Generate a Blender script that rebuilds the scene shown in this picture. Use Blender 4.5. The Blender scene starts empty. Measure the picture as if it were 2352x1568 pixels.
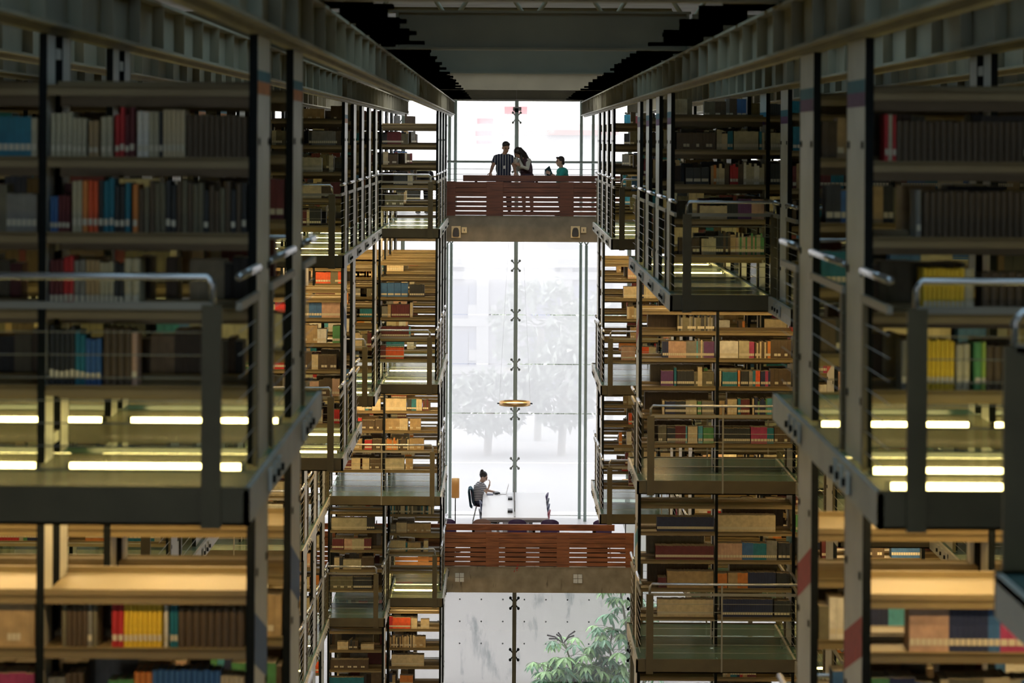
import bpy, bmesh, math, random
from mathutils import Vector, Matrix
random.seed(7)
R = math.radians
C = bpy.context.scene.collection
scene = bpy.context.scene

# ------------------------------------------------------------------ camera, world, exposure
F = 5553.0                     # focal length in pixels of the 2352 px wide frame (85 mm)
PX, PY = 1162.0, 320.0         # principal point: a level, shifted lens
ROLL = R(0.33)
cam = bpy.data.cameras.new('camera'); camo = bpy.data.objects.new('camera', cam); C.objects.link(camo)
cam.sensor_width = 36.0; cam.lens = F / 2352 * 36.0
cam.shift_x = (1176 - PX) / 2352; cam.shift_y = (PY - 784) / 2352
camo.matrix_world = Matrix.Rotation(R(90), 4, 'X') @ Matrix.Rotation(ROLL, 4, 'Z')
cam.dof.use_dof = True; cam.dof.focus_distance = 50.0; cam.dof.aperture_fstop = 2.9
cam.clip_end = 400; cam.clip_start = .5
scene.camera = camo

world = bpy.data.worlds.new('sky'); scene.world = world; world.use_nodes = True
bg = world.node_tree.nodes['Background']
bg.inputs['Color'].default_value = (.985, .98, .96, 1); bg.inputs['Strength'].default_value = 4.2
vs = scene.view_settings
vs.view_transform = 'Standard'; vs.look = 'None'; vs.exposure = 0.42; vs.gamma = 1.0; vs.use_curve_mapping = False
cy = scene.cycles
cy.max_bounces = 5; cy.diffuse_bounces = 3; cy.glossy_bounces = 3; cy.transmission_bounces = 3
cy.transparent_max_bounces = 16; cy.use_denoising = True; cy.caustics_reflective = False; cy.caustics_refractive = False
cy.sample_clamp_indirect = 4.0; cy.use_adaptive_sampling = True; cy.adaptive_threshold = .03

def at(x, y, d):
    "world point at depth d that the photograph shows at pixel (x, y)"
    dx, dy = x - PX, y - PY
    c, s = math.cos(ROLL), math.sin(ROLL)
    ux, uy = dx * c + dy * s, dy * c - dx * s
    return Vector((ux * d / F, d, -uy * d / F))

# ------------------------------------------------------------------ materials
MATS = {}
def mat(name, col, rough=.6, metal=0.0, emit=None, estr=0.0, noise=0.0, nscale=6.0, bump=0.0, spec=.5):
    if name in MATS: return MATS[name]
    m = bpy.data.materials.new(name); m.use_nodes = True
    nt = m.node_tree; b = nt.nodes['Principled BSDF']
    b.inputs['Base Color'].default_value = (*col, 1); b.inputs['Roughness'].default_value = rough
    b.inputs['Metallic'].default_value = metal; b.inputs['Specular IOR Level'].default_value = spec
    if emit:
        b.inputs['Emission Color'].default_value = (*emit, 1); b.inputs['Emission Strength'].default_value = estr
    if noise > 0 or bump > 0:
        tc = nt.nodes.new('ShaderNodeTexCoord'); n = nt.nodes.new('ShaderNodeTexNoise')
        n.inputs['Scale'].default_value = nscale; n.inputs['Detail'].default_value = 5
        nt.links.new(tc.outputs['Object'], n.inputs['Vector'])
        if noise > 0:
            r = nt.nodes.new('ShaderNodeValToRGB')
            r.color_ramp.elements[0].position = .3; r.color_ramp.elements[1].position = .72
            r.color_ramp.elements[0].color = (*[c * (1 - noise) for c in col], 1)
            r.color_ramp.elements[1].color = (*[min(1, c * (1 + noise)) for c in col], 1)
            nt.links.new(n.outputs['Fac'], r.inputs['Fac']); nt.links.new(r.outputs['Color'], b.inputs['Base Color'])
        if bump > 0:
            bp = nt.nodes.new('ShaderNodeBump'); bp.inputs['Strength'].default_value = bump
            nt.links.new(n.outputs['Fac'], bp.inputs['Height']); nt.links.new(bp.outputs['Normal'], b.inputs['Normal'])
    MATS[name] = m
    return m

def glass_mat(name, tint, haze, gloss=.07, hc=.5):
    m = bpy.data.materials.new(name); m.use_nodes = True; nt = m.node_tree
    nt.nodes.remove(nt.nodes['Principled BSDF']); out = nt.nodes['Material Output']
    tr = nt.nodes.new('ShaderNodeBsdfTransparent'); tr.inputs['Color'].default_value = (*tint, 1)
    tl = nt.nodes.new('ShaderNodeBsdfTranslucent'); tl.inputs['Color'].default_value = (hc*.96, hc*.97, hc*1.03, 1)
    gl = nt.nodes.new('ShaderNodeBsdfGlossy'); gl.inputs['Roughness'].default_value = .03
    m1 = nt.nodes.new('ShaderNodeMixShader'); m1.inputs[0].default_value = haze
    m2 = nt.nodes.new('ShaderNodeMixShader'); m2.inputs[0].default_value = gloss
    nt.links.new(tr.outputs[0], m1.inputs[1]); nt.links.new(tl.outputs[0], m1.inputs[2])
    nt.links.new(m1.outputs[0], m2.inputs[1]); nt.links.new(gl.outputs[0], m2.inputs[2])
    nt.links.new(m2.outputs[0], out.inputs['Surface'])
    MATS[name] = m
    return m

def floor_glass():
    m = bpy.data.materials.new('walkway_glass'); m.use_nodes = True; nt = m.node_tree
    b = nt.nodes['Principled BSDF']; out = nt.nodes['Material Output']
    b.inputs['Base Color'].default_value = (.20, .36, .35, 1); b.inputs['Roughness'].default_value = .22
    tr = nt.nodes.new('ShaderNodeBsdfTransparent'); tr.inputs['Color'].default_value = (.88, .96, .86, 1)
    mx = nt.nodes.new('ShaderNodeMixShader'); mx.inputs[0].default_value = .55
    nt.links.new(tr.outputs[0], mx.inputs[1]); nt.links.new(b.outputs[0], mx.inputs[2])
    nt.links.new(mx.outputs[0], out.inputs['Surface'])
    return m

M = {
 'steel': mat('grey_steel_paint', (.60, .60, .55), .42, .0, noise=.12, nscale=3),
 'black': mat('black_steel', (.006, .009, .011), .7, noise=.3, nscale=9, spec=.12),
 'shelf': mat('shelf_paint', (.215, .165, .082), .45, noise=.08, nscale=4),
 'fascia': mat('olive_steel_paint', (.11, .092, .045), .45, noise=.15, nscale=4),
 'beam': mat('beam_paint', (.27, .255, .185), .6, noise=.15, nscale=2),
 'darkbeam': mat('dark_beam_paint', (.18, .17, .12), .65, noise=.15, nscale=1.5),
 'rail': mat('brushed_rail', (.5, .52, .55), .25, .8),
 'midrail': mat('mid_rail_paint', (.3, .29, .24), .4, .2),
 'cable': mat('steel_cable', (.3, .3, .28), .4, .6),
 'stub': mat('lit_stub_paint', (.5, .49, .42), .6),  # lighter copy of the beam paint, standing in for light on the stubs
 'roof': mat('roof_deck', (.3, .3, .28), .8, noise=.2, nscale=1),
 'conc': mat('bridge_concrete', (.22, .19, .135), .85, noise=.22, nscale=3.2, bump=.15),
 'wood1': None, 'page': mat('book_pages', (.46, .40, .29), .85, noise=.12, nscale=30),
 'spinelabel': mat('spine_label_paper', (.62, .58, .46), .8),
 'tube': mat('lit_tube', (1, .9, .7), .5, emit=(1, .64, .27), estr=40),
 'white': mat('white_laminate', (.86, .87, .9), .3),
 'mullion': mat('mullion_green_grey', (.38, .47, .43), .45, .2),
 'floor': mat('pale_floor', (.72, .72, .74), .35, noise=.04),
 'hall': mat('hall_wall', (.4, .39, .35), .9, noise=.2, nscale=.6),
 'outwall': None,
}
M['glassfloor'] = floor_glass()
M['glassedge'] = glass_mat('walkway_glass_underside', (.80, .93, .84), .08, .05, .3)
M['glassrim'] = mat('green_glass_edge', (.01, .05, .045), .2)
M['skylight'] = glass_mat('skylight_glass', (.42, .52, .58), .1, .04, .3)
M['glass_hazy'] = glass_mat('fritted_glass', (.95, .96, 1), .78, .05, .27)
M['glass_top'] = glass_mat('bright_glass', (.97, .98, 1), .5, .05, .36)
M['glass_clear'] = glass_mat('clear_glass', (.98, .98, 1), .05, .03, .9)

def streaked_concrete():
    m = bpy.data.materials.new('streaked_concrete'); m.use_nodes = True; nt = m.node_tree; b = nt.nodes['Principled BSDF']
    tc = nt.nodes.new('ShaderNodeTexCoord'); mp = nt.nodes.new('ShaderNodeMapping'); mp.inputs['Scale'].default_value = (9, 1, 1.6)
    n = nt.nodes.new('ShaderNodeTexNoise'); n.inputs['Scale'].default_value = 1.0; n.inputs['Detail'].default_value = 6
    n2 = nt.nodes.new('ShaderNodeTexNoise'); n2.inputs['Scale'].default_value = 3.5; n2.inputs['Detail'].default_value = 8
    r = nt.nodes.new('ShaderNodeValToRGB'); e = r.color_ramp.elements
    e[0].position = .30; e[0].color = (.35, .35, .35, 1); e[1].position = .40; e[1].color = (1, 1, 1, 1)
    r2 = nt.nodes.new('ShaderNodeValToRGB'); e = r2.color_ramp.elements
    e[0].position = .3; e[0].color = (.26, .22, .15, 1); e[1].position = .7; e[1].color = (.42, .355, .25, 1)  # base tone lightened to stand in for warm light on the lower bridge
    mx = nt.nodes.new('ShaderNodeMix'); mx.data_type = 'RGBA'; mx.blend_type = 'MULTIPLY'; mx.inputs['Factor'].default_value = 1
    nt.links.new(tc.outputs['Object'], mp.inputs[0]); nt.links.new(mp.outputs[0], n.inputs['Vector']); nt.links.new(n.outputs['Fac'], r.inputs[0])
    nt.links.new(tc.outputs['Object'], n2.inputs['Vector']); nt.links.new(n2.outputs['Fac'], r2.inputs[0])
    nt.links.new(r2.outputs[0], mx.inputs['A']); nt.links.new(r.outputs[0], mx.inputs['B']); nt.links.new(mx.outputs['Result'], b.inputs['Base Color'])
    b.inputs['Roughness'].default_value = .9
    return m
M['streaked'] = streaked_concrete()

def wood_mat(name, col):
    m = bpy.data.materials.new(name); m.use_nodes = True; nt = m.node_tree; b = nt.nodes['Principled BSDF']
    tc = nt.nodes.new('ShaderNodeTexCoord'); mp = nt.nodes.new('ShaderNodeMapping')
    mp.inputs['Scale'].default_value = (.9, 6, 9)
    n = nt.nodes.new('ShaderNodeTexNoise'); n.inputs['Scale'].default_value = 2.2; n.inputs['Detail'].default_value = 8; n.inputs['Distortion'].default_value = .6
    r = nt.nodes.new('ShaderNodeValToRGB')
    r.color_ramp.elements[0].position = .3; r.color_ramp.elements[1].position = .75
    r.color_ramp.elements[0].color = (*[c * .55 for c in col], 1); r.color_ramp.elements[1].color = (*[c * 1.5 for c in col], 1)
    nt.links.new(tc.outputs['Object'], mp.inputs['Vector']); nt.links.new(mp.outputs[0], n.inputs['Vector'])
    nt.links.new(n.outputs['Fac'], r.inputs['Fac']); nt.links.new(r.outputs['Color'], b.inputs['Base Color'])
    b.inputs['Roughness'].default_value = .45
    return m
M['wood1'] = wood_mat('red_brown_wood', (.13, .04, .018))
M['wood2'] = wood_mat('warm_lit_brown_wood', (.33, .115, .042))  # lower bridge wood, light put into the colour for its warmer lighting

# ------------------------------------------------------------------ mesh helpers
class MB:
    def __init__(s): s.v, s.f, s.m = [], [], []
    def box(s, x0, x1, y0, y1, z0, z1, mi=0):
        b = len(s.v)
        s.v += [(x0,y0,z0),(x1,y0,z0),(x1,y1,z0),(x0,y1,z0),(x0,y0,z1),(x1,y0,z1),(x1,y1,z1),(x0,y1,z1)]
        s.f += [(b,b+3,b+2,b+1),(b+4,b+5,b+6,b+7),(b,b+1,b+5,b+4),(b+1,b+2,b+6,b+5),(b+2,b+3,b+7,b+6),(b+3,b,b+4,b+7)]
        s.m += [mi]*6
        return s
    def quad(s, p, mi=0):
        b = len(s.v); s.v += [tuple(q) for q in p]; s.f.append(tuple(range(b, b+len(p)))); s.m.append(mi); return s
    def tube(s, pts, r, n=8, mi=0, cap=True):
        pts = [Vector(p) for p in pts]; rr = r if isinstance(r, (list, tuple)) else [r]*len(pts)
        base = len(s.v); prev = None
        for i, p in enumerate(pts):
            t = (pts[min(i+1, len(pts)-1)] - pts[max(i-1, 0)]).normalized()
            u = prev - t*prev.dot(t) if prev is not None else None
            if u is None or u.length < 1e-5:
                a = Vector((0,0,1)) if abs(t.z) < .9 else Vector((1,0,0)); u = t.cross(a)
            u.normalize(); prev = u; w = t.cross(u)
            for k in range(n):
                a = 2*math.pi*k/n; s.v.append(tuple(p + (u*math.cos(a) + w*math.sin(a))*rr[i]))
        for i in range(len(pts)-1):
            for k in range(n):
                a = base+i*n+k; b = base+i*n+(k+1)%n
                s.f.append((a, b, b+n, a+n)); s.m.append(mi)
        if cap:
            s.f.append(tuple(base+k for k in range(n-1,-1,-1))); s.m.append(mi)
            e = base+(len(pts)-1)*n; s.f.append(tuple(e+k for k in range(n))); s.m.append(mi)
        return s
    def mesh(s, name, mats, smooth=False):
        me = bpy.data.meshes.new(name); me.from_pydata(s.v, [], s.f)
        for m in (mats if isinstance(mats, (list, tuple)) else [mats]): me.materials.append(m)
        me.polygons.foreach_set('material_index', s.m)
        if smooth: me.polygons.foreach_set('use_smooth', [True]*len(s.f))
        me.update(); return me
    def obj(s, name, mats, parent=None, loc=(0,0,0), smooth=False, bevel=0):
        return link(name, s.mesh(name, mats, smooth), parent, loc, bevel)

def link(name, me, parent=None, loc=(0,0,0), bevel=0):
    o = bpy.data.objects.new(name, me); C.objects.link(o); o.location = loc
    if parent: o.parent = parent
    if bevel:
        b = o.modifiers.new('edge', 'BEVEL'); b.width = bevel; b.segments = 2; b.limit_method = 'ANGLE'
    return o
def tag(o, label, cat, group=None, kind=None):
    o['label'] = label; o['category'] = cat
    if group: o['group'] = group
    if kind: o['kind'] = kind
    return o
def thing(name, loc, label, cat, group=None, kind=None):
    o = bpy.data.objects.new(name, None); C.objects.link(o); o.location = loc; o.empty_display_size = .2
    return tag(o, label, cat, group, kind)
def struct(o, label=None):
    o['kind'] = 'structure'
    if label: o['label'] = label
    return o
ORD = ['first','second','third','fourth','fifth','sixth','seventh','eighth','ninth','tenth','eleventh','twelfth'] + \
      ['thirteenth','fourteenth','fifteenth','sixteenth','seventeenth','eighteenth','nineteenth','twentieth']
TENS = {2:'twenty',3:'thirty',4:'forty',5:'fifty'}
def ordinal(i):
    if i < 20: return ORD[i]
    t, u = divmod(i+1, 10)
    return (TENS[t]+'-'+ORD[u-1]) if u else {2:'twentieth',3:'thirtieth',4:'fortieth',5:'fiftieth'}[t]

# ------------------------------------------------------------------ hall shell
FL = [-1.77, -4.82, -7.34, -9.84, -12.34]          # floor height of the stack levels
BOT = [-1.95, -5.0, -7.52, -10.02, -12.52]         # underside of each level's edge channel
GROUND = -15.2
GLASS_D, LOWGLASS_D = 63.3, 60.7
struct(MB().box(-14, 14, -60, 60.8, GROUND-.3, GROUND).obj('floor', M['hall']))
struct(MB().box(-14.3, -14, -60, 63.6, GROUND, 3.2).obj('wall_left', M['hall']))
struct(MB().box(14, 14.3, -60, 63.6, GROUND, 3.2).obj('wall_right', M['hall']))
bw_ = MB(); bw_.box(-14, -4.3, -60.3, -60, GROUND, 3.2); bw_.box(4.3, 14, -60.3, -60, GROUND, 3.2); bw_.box(-6, 6, -60.3, -60, GROUND, -11)  # unseen end wall, its opening sized to limit light from behind the camera
struct(bw_.obj('wall_back', M['hall']))
rf = MB()
rf.box(-14, -2.6, -60, 63.6, 2.9, 3.2); rf.box(3.2, 14, -60, 63.6, 2.9, 3.2)
rf.box(-2.6, -1.6, -60, 45.5, 2.9, 3.2); rf.box(2.2, 3.2, -60, 45.5, 2.9, 3.2); rf.box(-2.6, 3.2, 50.4, 63.6, 2.9, 3.2)
for i in range(-5, 3):
    rf.box(-1.6, 2.2, i*11.3+.0, i*11.3+6.2, 2.9, 3.2)
rf.box(-1.6, 2.2, 33.9, 45.5, 2.9, 3.2)
struct(rf.obj('ceiling', M['roof']))
struct(MB().box(-1.6, 2.2, -60, 33.9, 3.0, 3.02).obj('skylight', M['skylight']), 'blue tinted skylight strip over the aisle')
struct(MB().box(-2.6, 3.2, 45.5, 50.4, 3.0, 3.02).obj('skylight', M['glass_clear']), 'clear roof glazing added out of view to light the upper bridge front')  # clear roof pane added out of view to brighten the bridge fronts
struct(MB().box(-14, 14, 63.25, 63.6, 1.0, 2.9).obj('wall_front', M['darkbeam']))

# long roof beams that carry the stacks
XL = [-1.37 - 1.14*k for k in range(7)]
XR = [1.97 + 1.12*k for k in range(7)]
def edge(side, k): return XL[k] if side < 0 else XR[k]
D0, DP, DEP = 13.1, 2.2, .72
def row(n): return D0 + DP*n
BZ0, BZ1 = .6, .945
bw = ['innermost','second','third','fourth','fifth']
for side in (-1, 1):
    for k in range(5):
        x = edge(side, k) ; m = MB()
        m.box(x-.09, x+.09, 4, 60.6, BZ0, BZ0+.022); m.box(x-.09, x+.09, 4, 60.6, BZ1-.022, BZ1)
        m.box(x-.008, x+.008, 4, 60.6, BZ0+.02, BZ1-.02)
        y = 5.0
        while y < 60.5:
            m.box(x-.085, x+.085, y, y+.012, BZ0+.02, BZ1-.02); y += 1.1
        m.box(x-.03, x+.03, 4, 60.6, BZ0-.035, BZ0)
        o = m.obj('ceiling_beam', M['beam'])
        if k == 0:
            st = MB(); s = -side
            for n in range(-1, 21):
                for q in (0, .0):
                    y = row(n)
                    st.box(min(x, x+s*.55), max(x, x+s*.55), y-.02, y+.16, BZ1, BZ1+.032)
                    st.box(min(x, x+s*.4), max(x, x+s*.4), y+.07, y+.085, BZ1+.02, BZ1+.16)
            st.obj('bracket_stub', M['stub'], o)
        struct(o, f"{bw[k]} long grey roof beam over the {'left' if side<0 else 'right'} stacks")
for i, d in enumerate((17.0, 26.3, 35.9, 47.5, 59.6)):
    m = MB(); z = .97
    m.box(-1.46, 2.02, d-.12, d+.12, z, z+.025); m.box(-1.2, 1.98, d-.02, d+.02, z+.02, z+.4)
    m.box(-1.3, 2.0, d-.1, d+.1, z+.4, z+.425)
    for xx in (-1.2, 1.95): m.box(xx, xx+.03, d-.1, d+.1, z+.02, z+.4)
    m.box(-14, -1.46, d-.02, d+.02, z+.02, z+.4); m.box(2.02, 14, d-.02, d+.02, z+.02, z+.4)
    struct(m.obj('ceiling_crossbeam', M['darkbeam']), f"{ORD[i]} deep dark crossbeam spanning the aisle under the roof")
for i, d in enumerate((30.5, 41.0)):
    m = MB(); z0, z1 = 1.45, 2.2
    m.tube([(-2.2, d, z0), (2.8, d, z0)], .035); m.tube([(-2.2, d, z1), (2.8, d, z1)], .035)
    xs = [-2.2 + .5*j for j in range(11)]
    for j in range(10): m.tube([(xs[j], d, z0 if j % 2 else z1), (xs[j+1], d, z1 if j % 2 else z0)], .028)
    struct(m.obj('ceiling_truss', M['beam'], smooth=True), f"{ORD[i]} tubular roof truss above the crossbeams")

# ------------------------------------------------------------------ books
BC = {'c':('cream',(.58,.49,.32)),'t':('tan',(.40,.29,.155)),'T':('pinkish tan',(.50,.33,.25)),'k':('black',(.025,.03,.036)),
 'b':('dark brown',(.085,.06,.036)),'B':('navy',(.018,.028,.085)),'u':('blue',(.04,.13,.34)),'e':('teal',(.012,.16,.24)),
 'y':('cyan',(.08,.33,.45)),'p':('purple',(.12,.045,.16)),'r':('red',(.45,.025,.03)),'m':('maroon',(.12,.022,.028)),
 'o':('orange',(.58,.21,.05)),'O':('orange red',(.68,.10,.03)),'g':('green',(.09,.28,.11)),'l':('lime green',(.33,.48,.1)),
 'w':('white',(.68,.67,.62)),'a':('grey',(.20,.20,.19)),'j':('yellow',(.74,.52,.04)),'q':('olive grey',(.14,.13,.085)),
 'i':('ivory',(.44,.41,.29)),'P':('magenta',(.36,.045,.14))}
BK = list(BC)
for k_, (nm, col) in BC.items():
    M['book_'+k_] = mat('book_'+nm.replace(' ', '_'), col, .55, noise=.18, nscale=14)
BMATS = [M['book_'+k_] for k_ in BK] + [M['page'], M['spinelabel']]
NPAGE, NLAB = len(BK), len(BK)+1
rnd = random.Random(11)
PAL_DARK = 'bbbbkkqqmmaBitceu'
PAL_MIX = 'ccttTbbqkBmiiawtroeuygcP'
PAL_WARM = 'ccctttTibbqrmoOkawBec'

def runs_random(pal, fill=1.0):
    out, x = [], 1 if rnd.random() < .7 else rnd.uniform(2, 25)
    end = 99 if rnd.random() < fill*.75 else rnd.uniform(45, 95)
    while x < end:
        L = rnd.choice([4, 6, 9, 13, 18, 26, 34]); c = rnd.choice(pal)
        out.append((c, x, min(x+L, end))); x += L
        if rnd.random() < .12: x += rnd.uniform(3, 14)
    return out
def books_from_runs(runs, width, wscale=1.0):
    "-> (x, w, h, depth, colour) per book, x from the left end of the bay"
    out = []
    for q in runs:
        c, f0, f1 = q[:3]; h0 = q[3] if len(q) > 3 else rnd.uniform(.205, .275)
        w0 = (q[4] if len(q) > 4 else rnd.choice([.024, .03, .036, .044]))*wscale
        a, b = f0/100*width, f1/100*width; n = max(1, round((b-a)/w0)); w = (b-a)/n
        dep = rnd.uniform(.17, .22)
        mixed = len(c) > 1
        for i in range(n):
            cc = rnd.choice(c) if mixed else c
            h = h0 + (rnd.uniform(-.03, .035) if mixed else rnd.uniform(-.004, .004))
            out.append((a+i*w, w*.965, h, dep, cc))
    return out

class Stuff:
    def __init__(s): s.v, s.f, s.m = [], [], []
    def add(s, x, w, y, dep, z, h, ci, label, lz=.035):
        b = len(s.v); v = s.v
        v += [(x,y,z),(x+w,y,z),(x+w,y+dep,z),(x,y+dep,z),(x,y,z+h),(x+w,y,z+h),(x+w,y+dep,z+h),(x,y+dep,z+h)]
        s.f += [(b,b+1,b+5,b+4),(b+1,b+2,b+6,b+5),(b+2,b+3,b+7,b+6),(b+3,b,b+4,b+7),(b+4,b+5,b+6,b+7)]
        s.m += [ci, ci, NPAGE, ci, NPAGE]
        if label:
            b = len(v); e = y-.0012
            v += [(x+w*.06,e,z+lz),(x+w*.94,e,z+lz),(x+w*.94,e,z+lz+.036),(x+w*.06,e,z+lz+.036)]
            s.f.append((b,b+1,b+2,b+3)); s.m.append(NLAB)
stuff = Stuff()

# one book: rounded spine and two boards (cover), page block and paper spine label as parts; unit size, scaled per copy
cov = MB(); t = .09
for pts in ([(0,.0),(t,.0),(t,1),(0,1)], [(1-t,.0),(1,.0),(1,1),(1-t,1)]):
    pass
prof = [(0,1),(0,.05),(.12,.012),(.35,0),(.65,0),(.88,.012),(1,.05),(1,1),(1-t,1),(1-t,.07),(t,.07),(t,1)]
nb_ = len(prof)
cov.v += [(x,y,0) for x,y in prof] + [(x,y,1) for x,y in prof]
for i in range(nb_):
    j = (i+1) % nb_; cov.f.append((i, j, j+nb_, i+nb_)); cov.m.append(0)
quadsidx = [(0,1,10,11),(1,2,3,10),(3,4,9,10),(4,5,6,9),(6,7,8,9)]
for q in quadsidx:
    cov.f.append(tuple(reversed(q))); cov.m.append(0); cov.f.append(tuple(i+nb_ for i in q)); cov.m.append(0)
COVER = cov.mesh('book_cover', M['book_t'])
PAGES = MB().box(t, 1-t, .07, .97, .02, .975).mesh('book_pages', M['page'])
LABEL = MB().box(.12, .88, -.006, .0, .14, .27).mesh('book_spine_label', M['spinelabel'])
N_IND = [0]
def book_object(x, y, z, w, h, dep, c, label, group, paper, tilt=0):
    o = link('book', COVER, None, (x, y, z)); o.scale = (w, dep, h)
    if tilt: o.rotation_euler.y = tilt
    o.material_slots[0].link = 'OBJECT'; o.material_slots[0].material = M['book_'+c]
    tag(o, label, 'book', group)
    link('page_block', PAGES, o)
    if paper: link('spine_label', LABEL, o)
    N_IND[0] += 1

# ------------------------------------------------------------------ the hanging stacks
# side, level, first bay, last bay, first row, last row, lamps under the floor, name, random fill, palette
BL = [
 (-1,0,0,2,0,1,  1,'near left stack at eye level', PAL_DARK, .8),
 (-1,0,1,3,11,16,1,'middle left stack at eye level', PAL_DARK, .8),
 (-1,0,0,1,16,18,1,'far left stack beside the bridge', PAL_DARK, .7),
 (-1,0,2,4,5,10, 1,'outer left stack at eye level', PAL_DARK, .7),
 (-1,1,0,2,0,1,  1,'near left stack under the glass walkway', PAL_MIX, .8),
 (-1,1,1,3,11,12,1,'middle left stack one level down', PAL_MIX, .9),
 (-1,1,1,3,15,16,1,'left stack behind, one level down', PAL_WARM, .9),
 (-1,1,0,1,16,18,1,'far left stack one level down', PAL_WARM, .6),
 (-1,1,2,4,6,9,  1,'outer left stack one level down', PAL_MIX, .7),
 (-1,2,0,1,17,18,0,'far left stack two levels down', PAL_WARM, .9),
 (-1,2,2,4,14,16,1,'outer left stack two levels down', PAL_WARM, .9),
 (-1,3,0,0,18,19,1,'lower left stack beside the lower bridge', PAL_WARM, .9),
 (-1,3,1,1,17,18,0,'lower left stack of grey volumes', PAL_WARM, .9),
 (-1,3,2,4,14,16,1,'outer left stack three levels down', PAL_WARM, .9),
 (-1,4,0,0,18,19,0,'lowest left stack beside the garden window', PAL_WARM, .9),
 (-1,4,1,1,17,18,0,'lowest left stack of teal volumes', PAL_WARM, .9),
 (-1,4,2,4,14,16,0,'lowest outer left stack', PAL_WARM, .9),
 (1,0,0,2,0,1,   1,'near right stack at eye level', PAL_DARK, .8),
 (1,0,0,0,7,10,  1,'middle right stack at eye level', PAL_DARK+'iici', .9),
 (1,0,1,3,6,10,  1,'outer right stack at eye level', PAL_DARK, .6),
 (1,0,0,1,14,17, 1,'far right stack beside the bridge', PAL_DARK, .35),
 (1,1,0,2,0,1,   1,'near right stack under the glass walkway', PAL_MIX, .8),
 (1,1,0,1,10,10, 0,'middle right stack one level down', PAL_MIX, .9),
 (1,1,2,2,8,10,  1,'outer right stack one level down', PAL_MIX, .9),
 (1,1,3,4,7,10,  1,'outermost right stack one level down', PAL_MIX, .8),
 (1,1,0,3,16,17, 0,'far right stack one level down', PAL_WARM, .8),
 (1,1,1,3,12,14, 1,'right stack behind, one level down', PAL_MIX, .9),
 (1,2,1,3,12,14, 0,'right stack behind, two levels down', PAL_MIX, .9),
 (1,2,0,1,10,10, 0,'middle right stack two levels down', PAL_MIX, .9),
 (1,2,2,2,8,10,  1,'outer right stack two levels down', PAL_MIX, .9),
 (1,2,3,4,7,10,  1,'outermost right stack two levels down', PAL_MIX, .8),
 (1,2,0,3,16,17, 0,'far right stack two levels down', PAL_WARM, .8),
 (1,3,0,1,10,10, 0,'lowest middle right stack', PAL_MIX, .9),
 (1,3,2,4,7,10,  0,'lowest outer right stack', PAL_MIX, .9),
]
has = set()
for b in BL:
    for k in range(b[2], b[3]+1):
        for n in range(b[4], b[5]+1): has.add((b[0], b[1], k, n))
SH = [.42, .84, 1.25, 1.66, 2.05]
LAMPSHELF = 2.34

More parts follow.
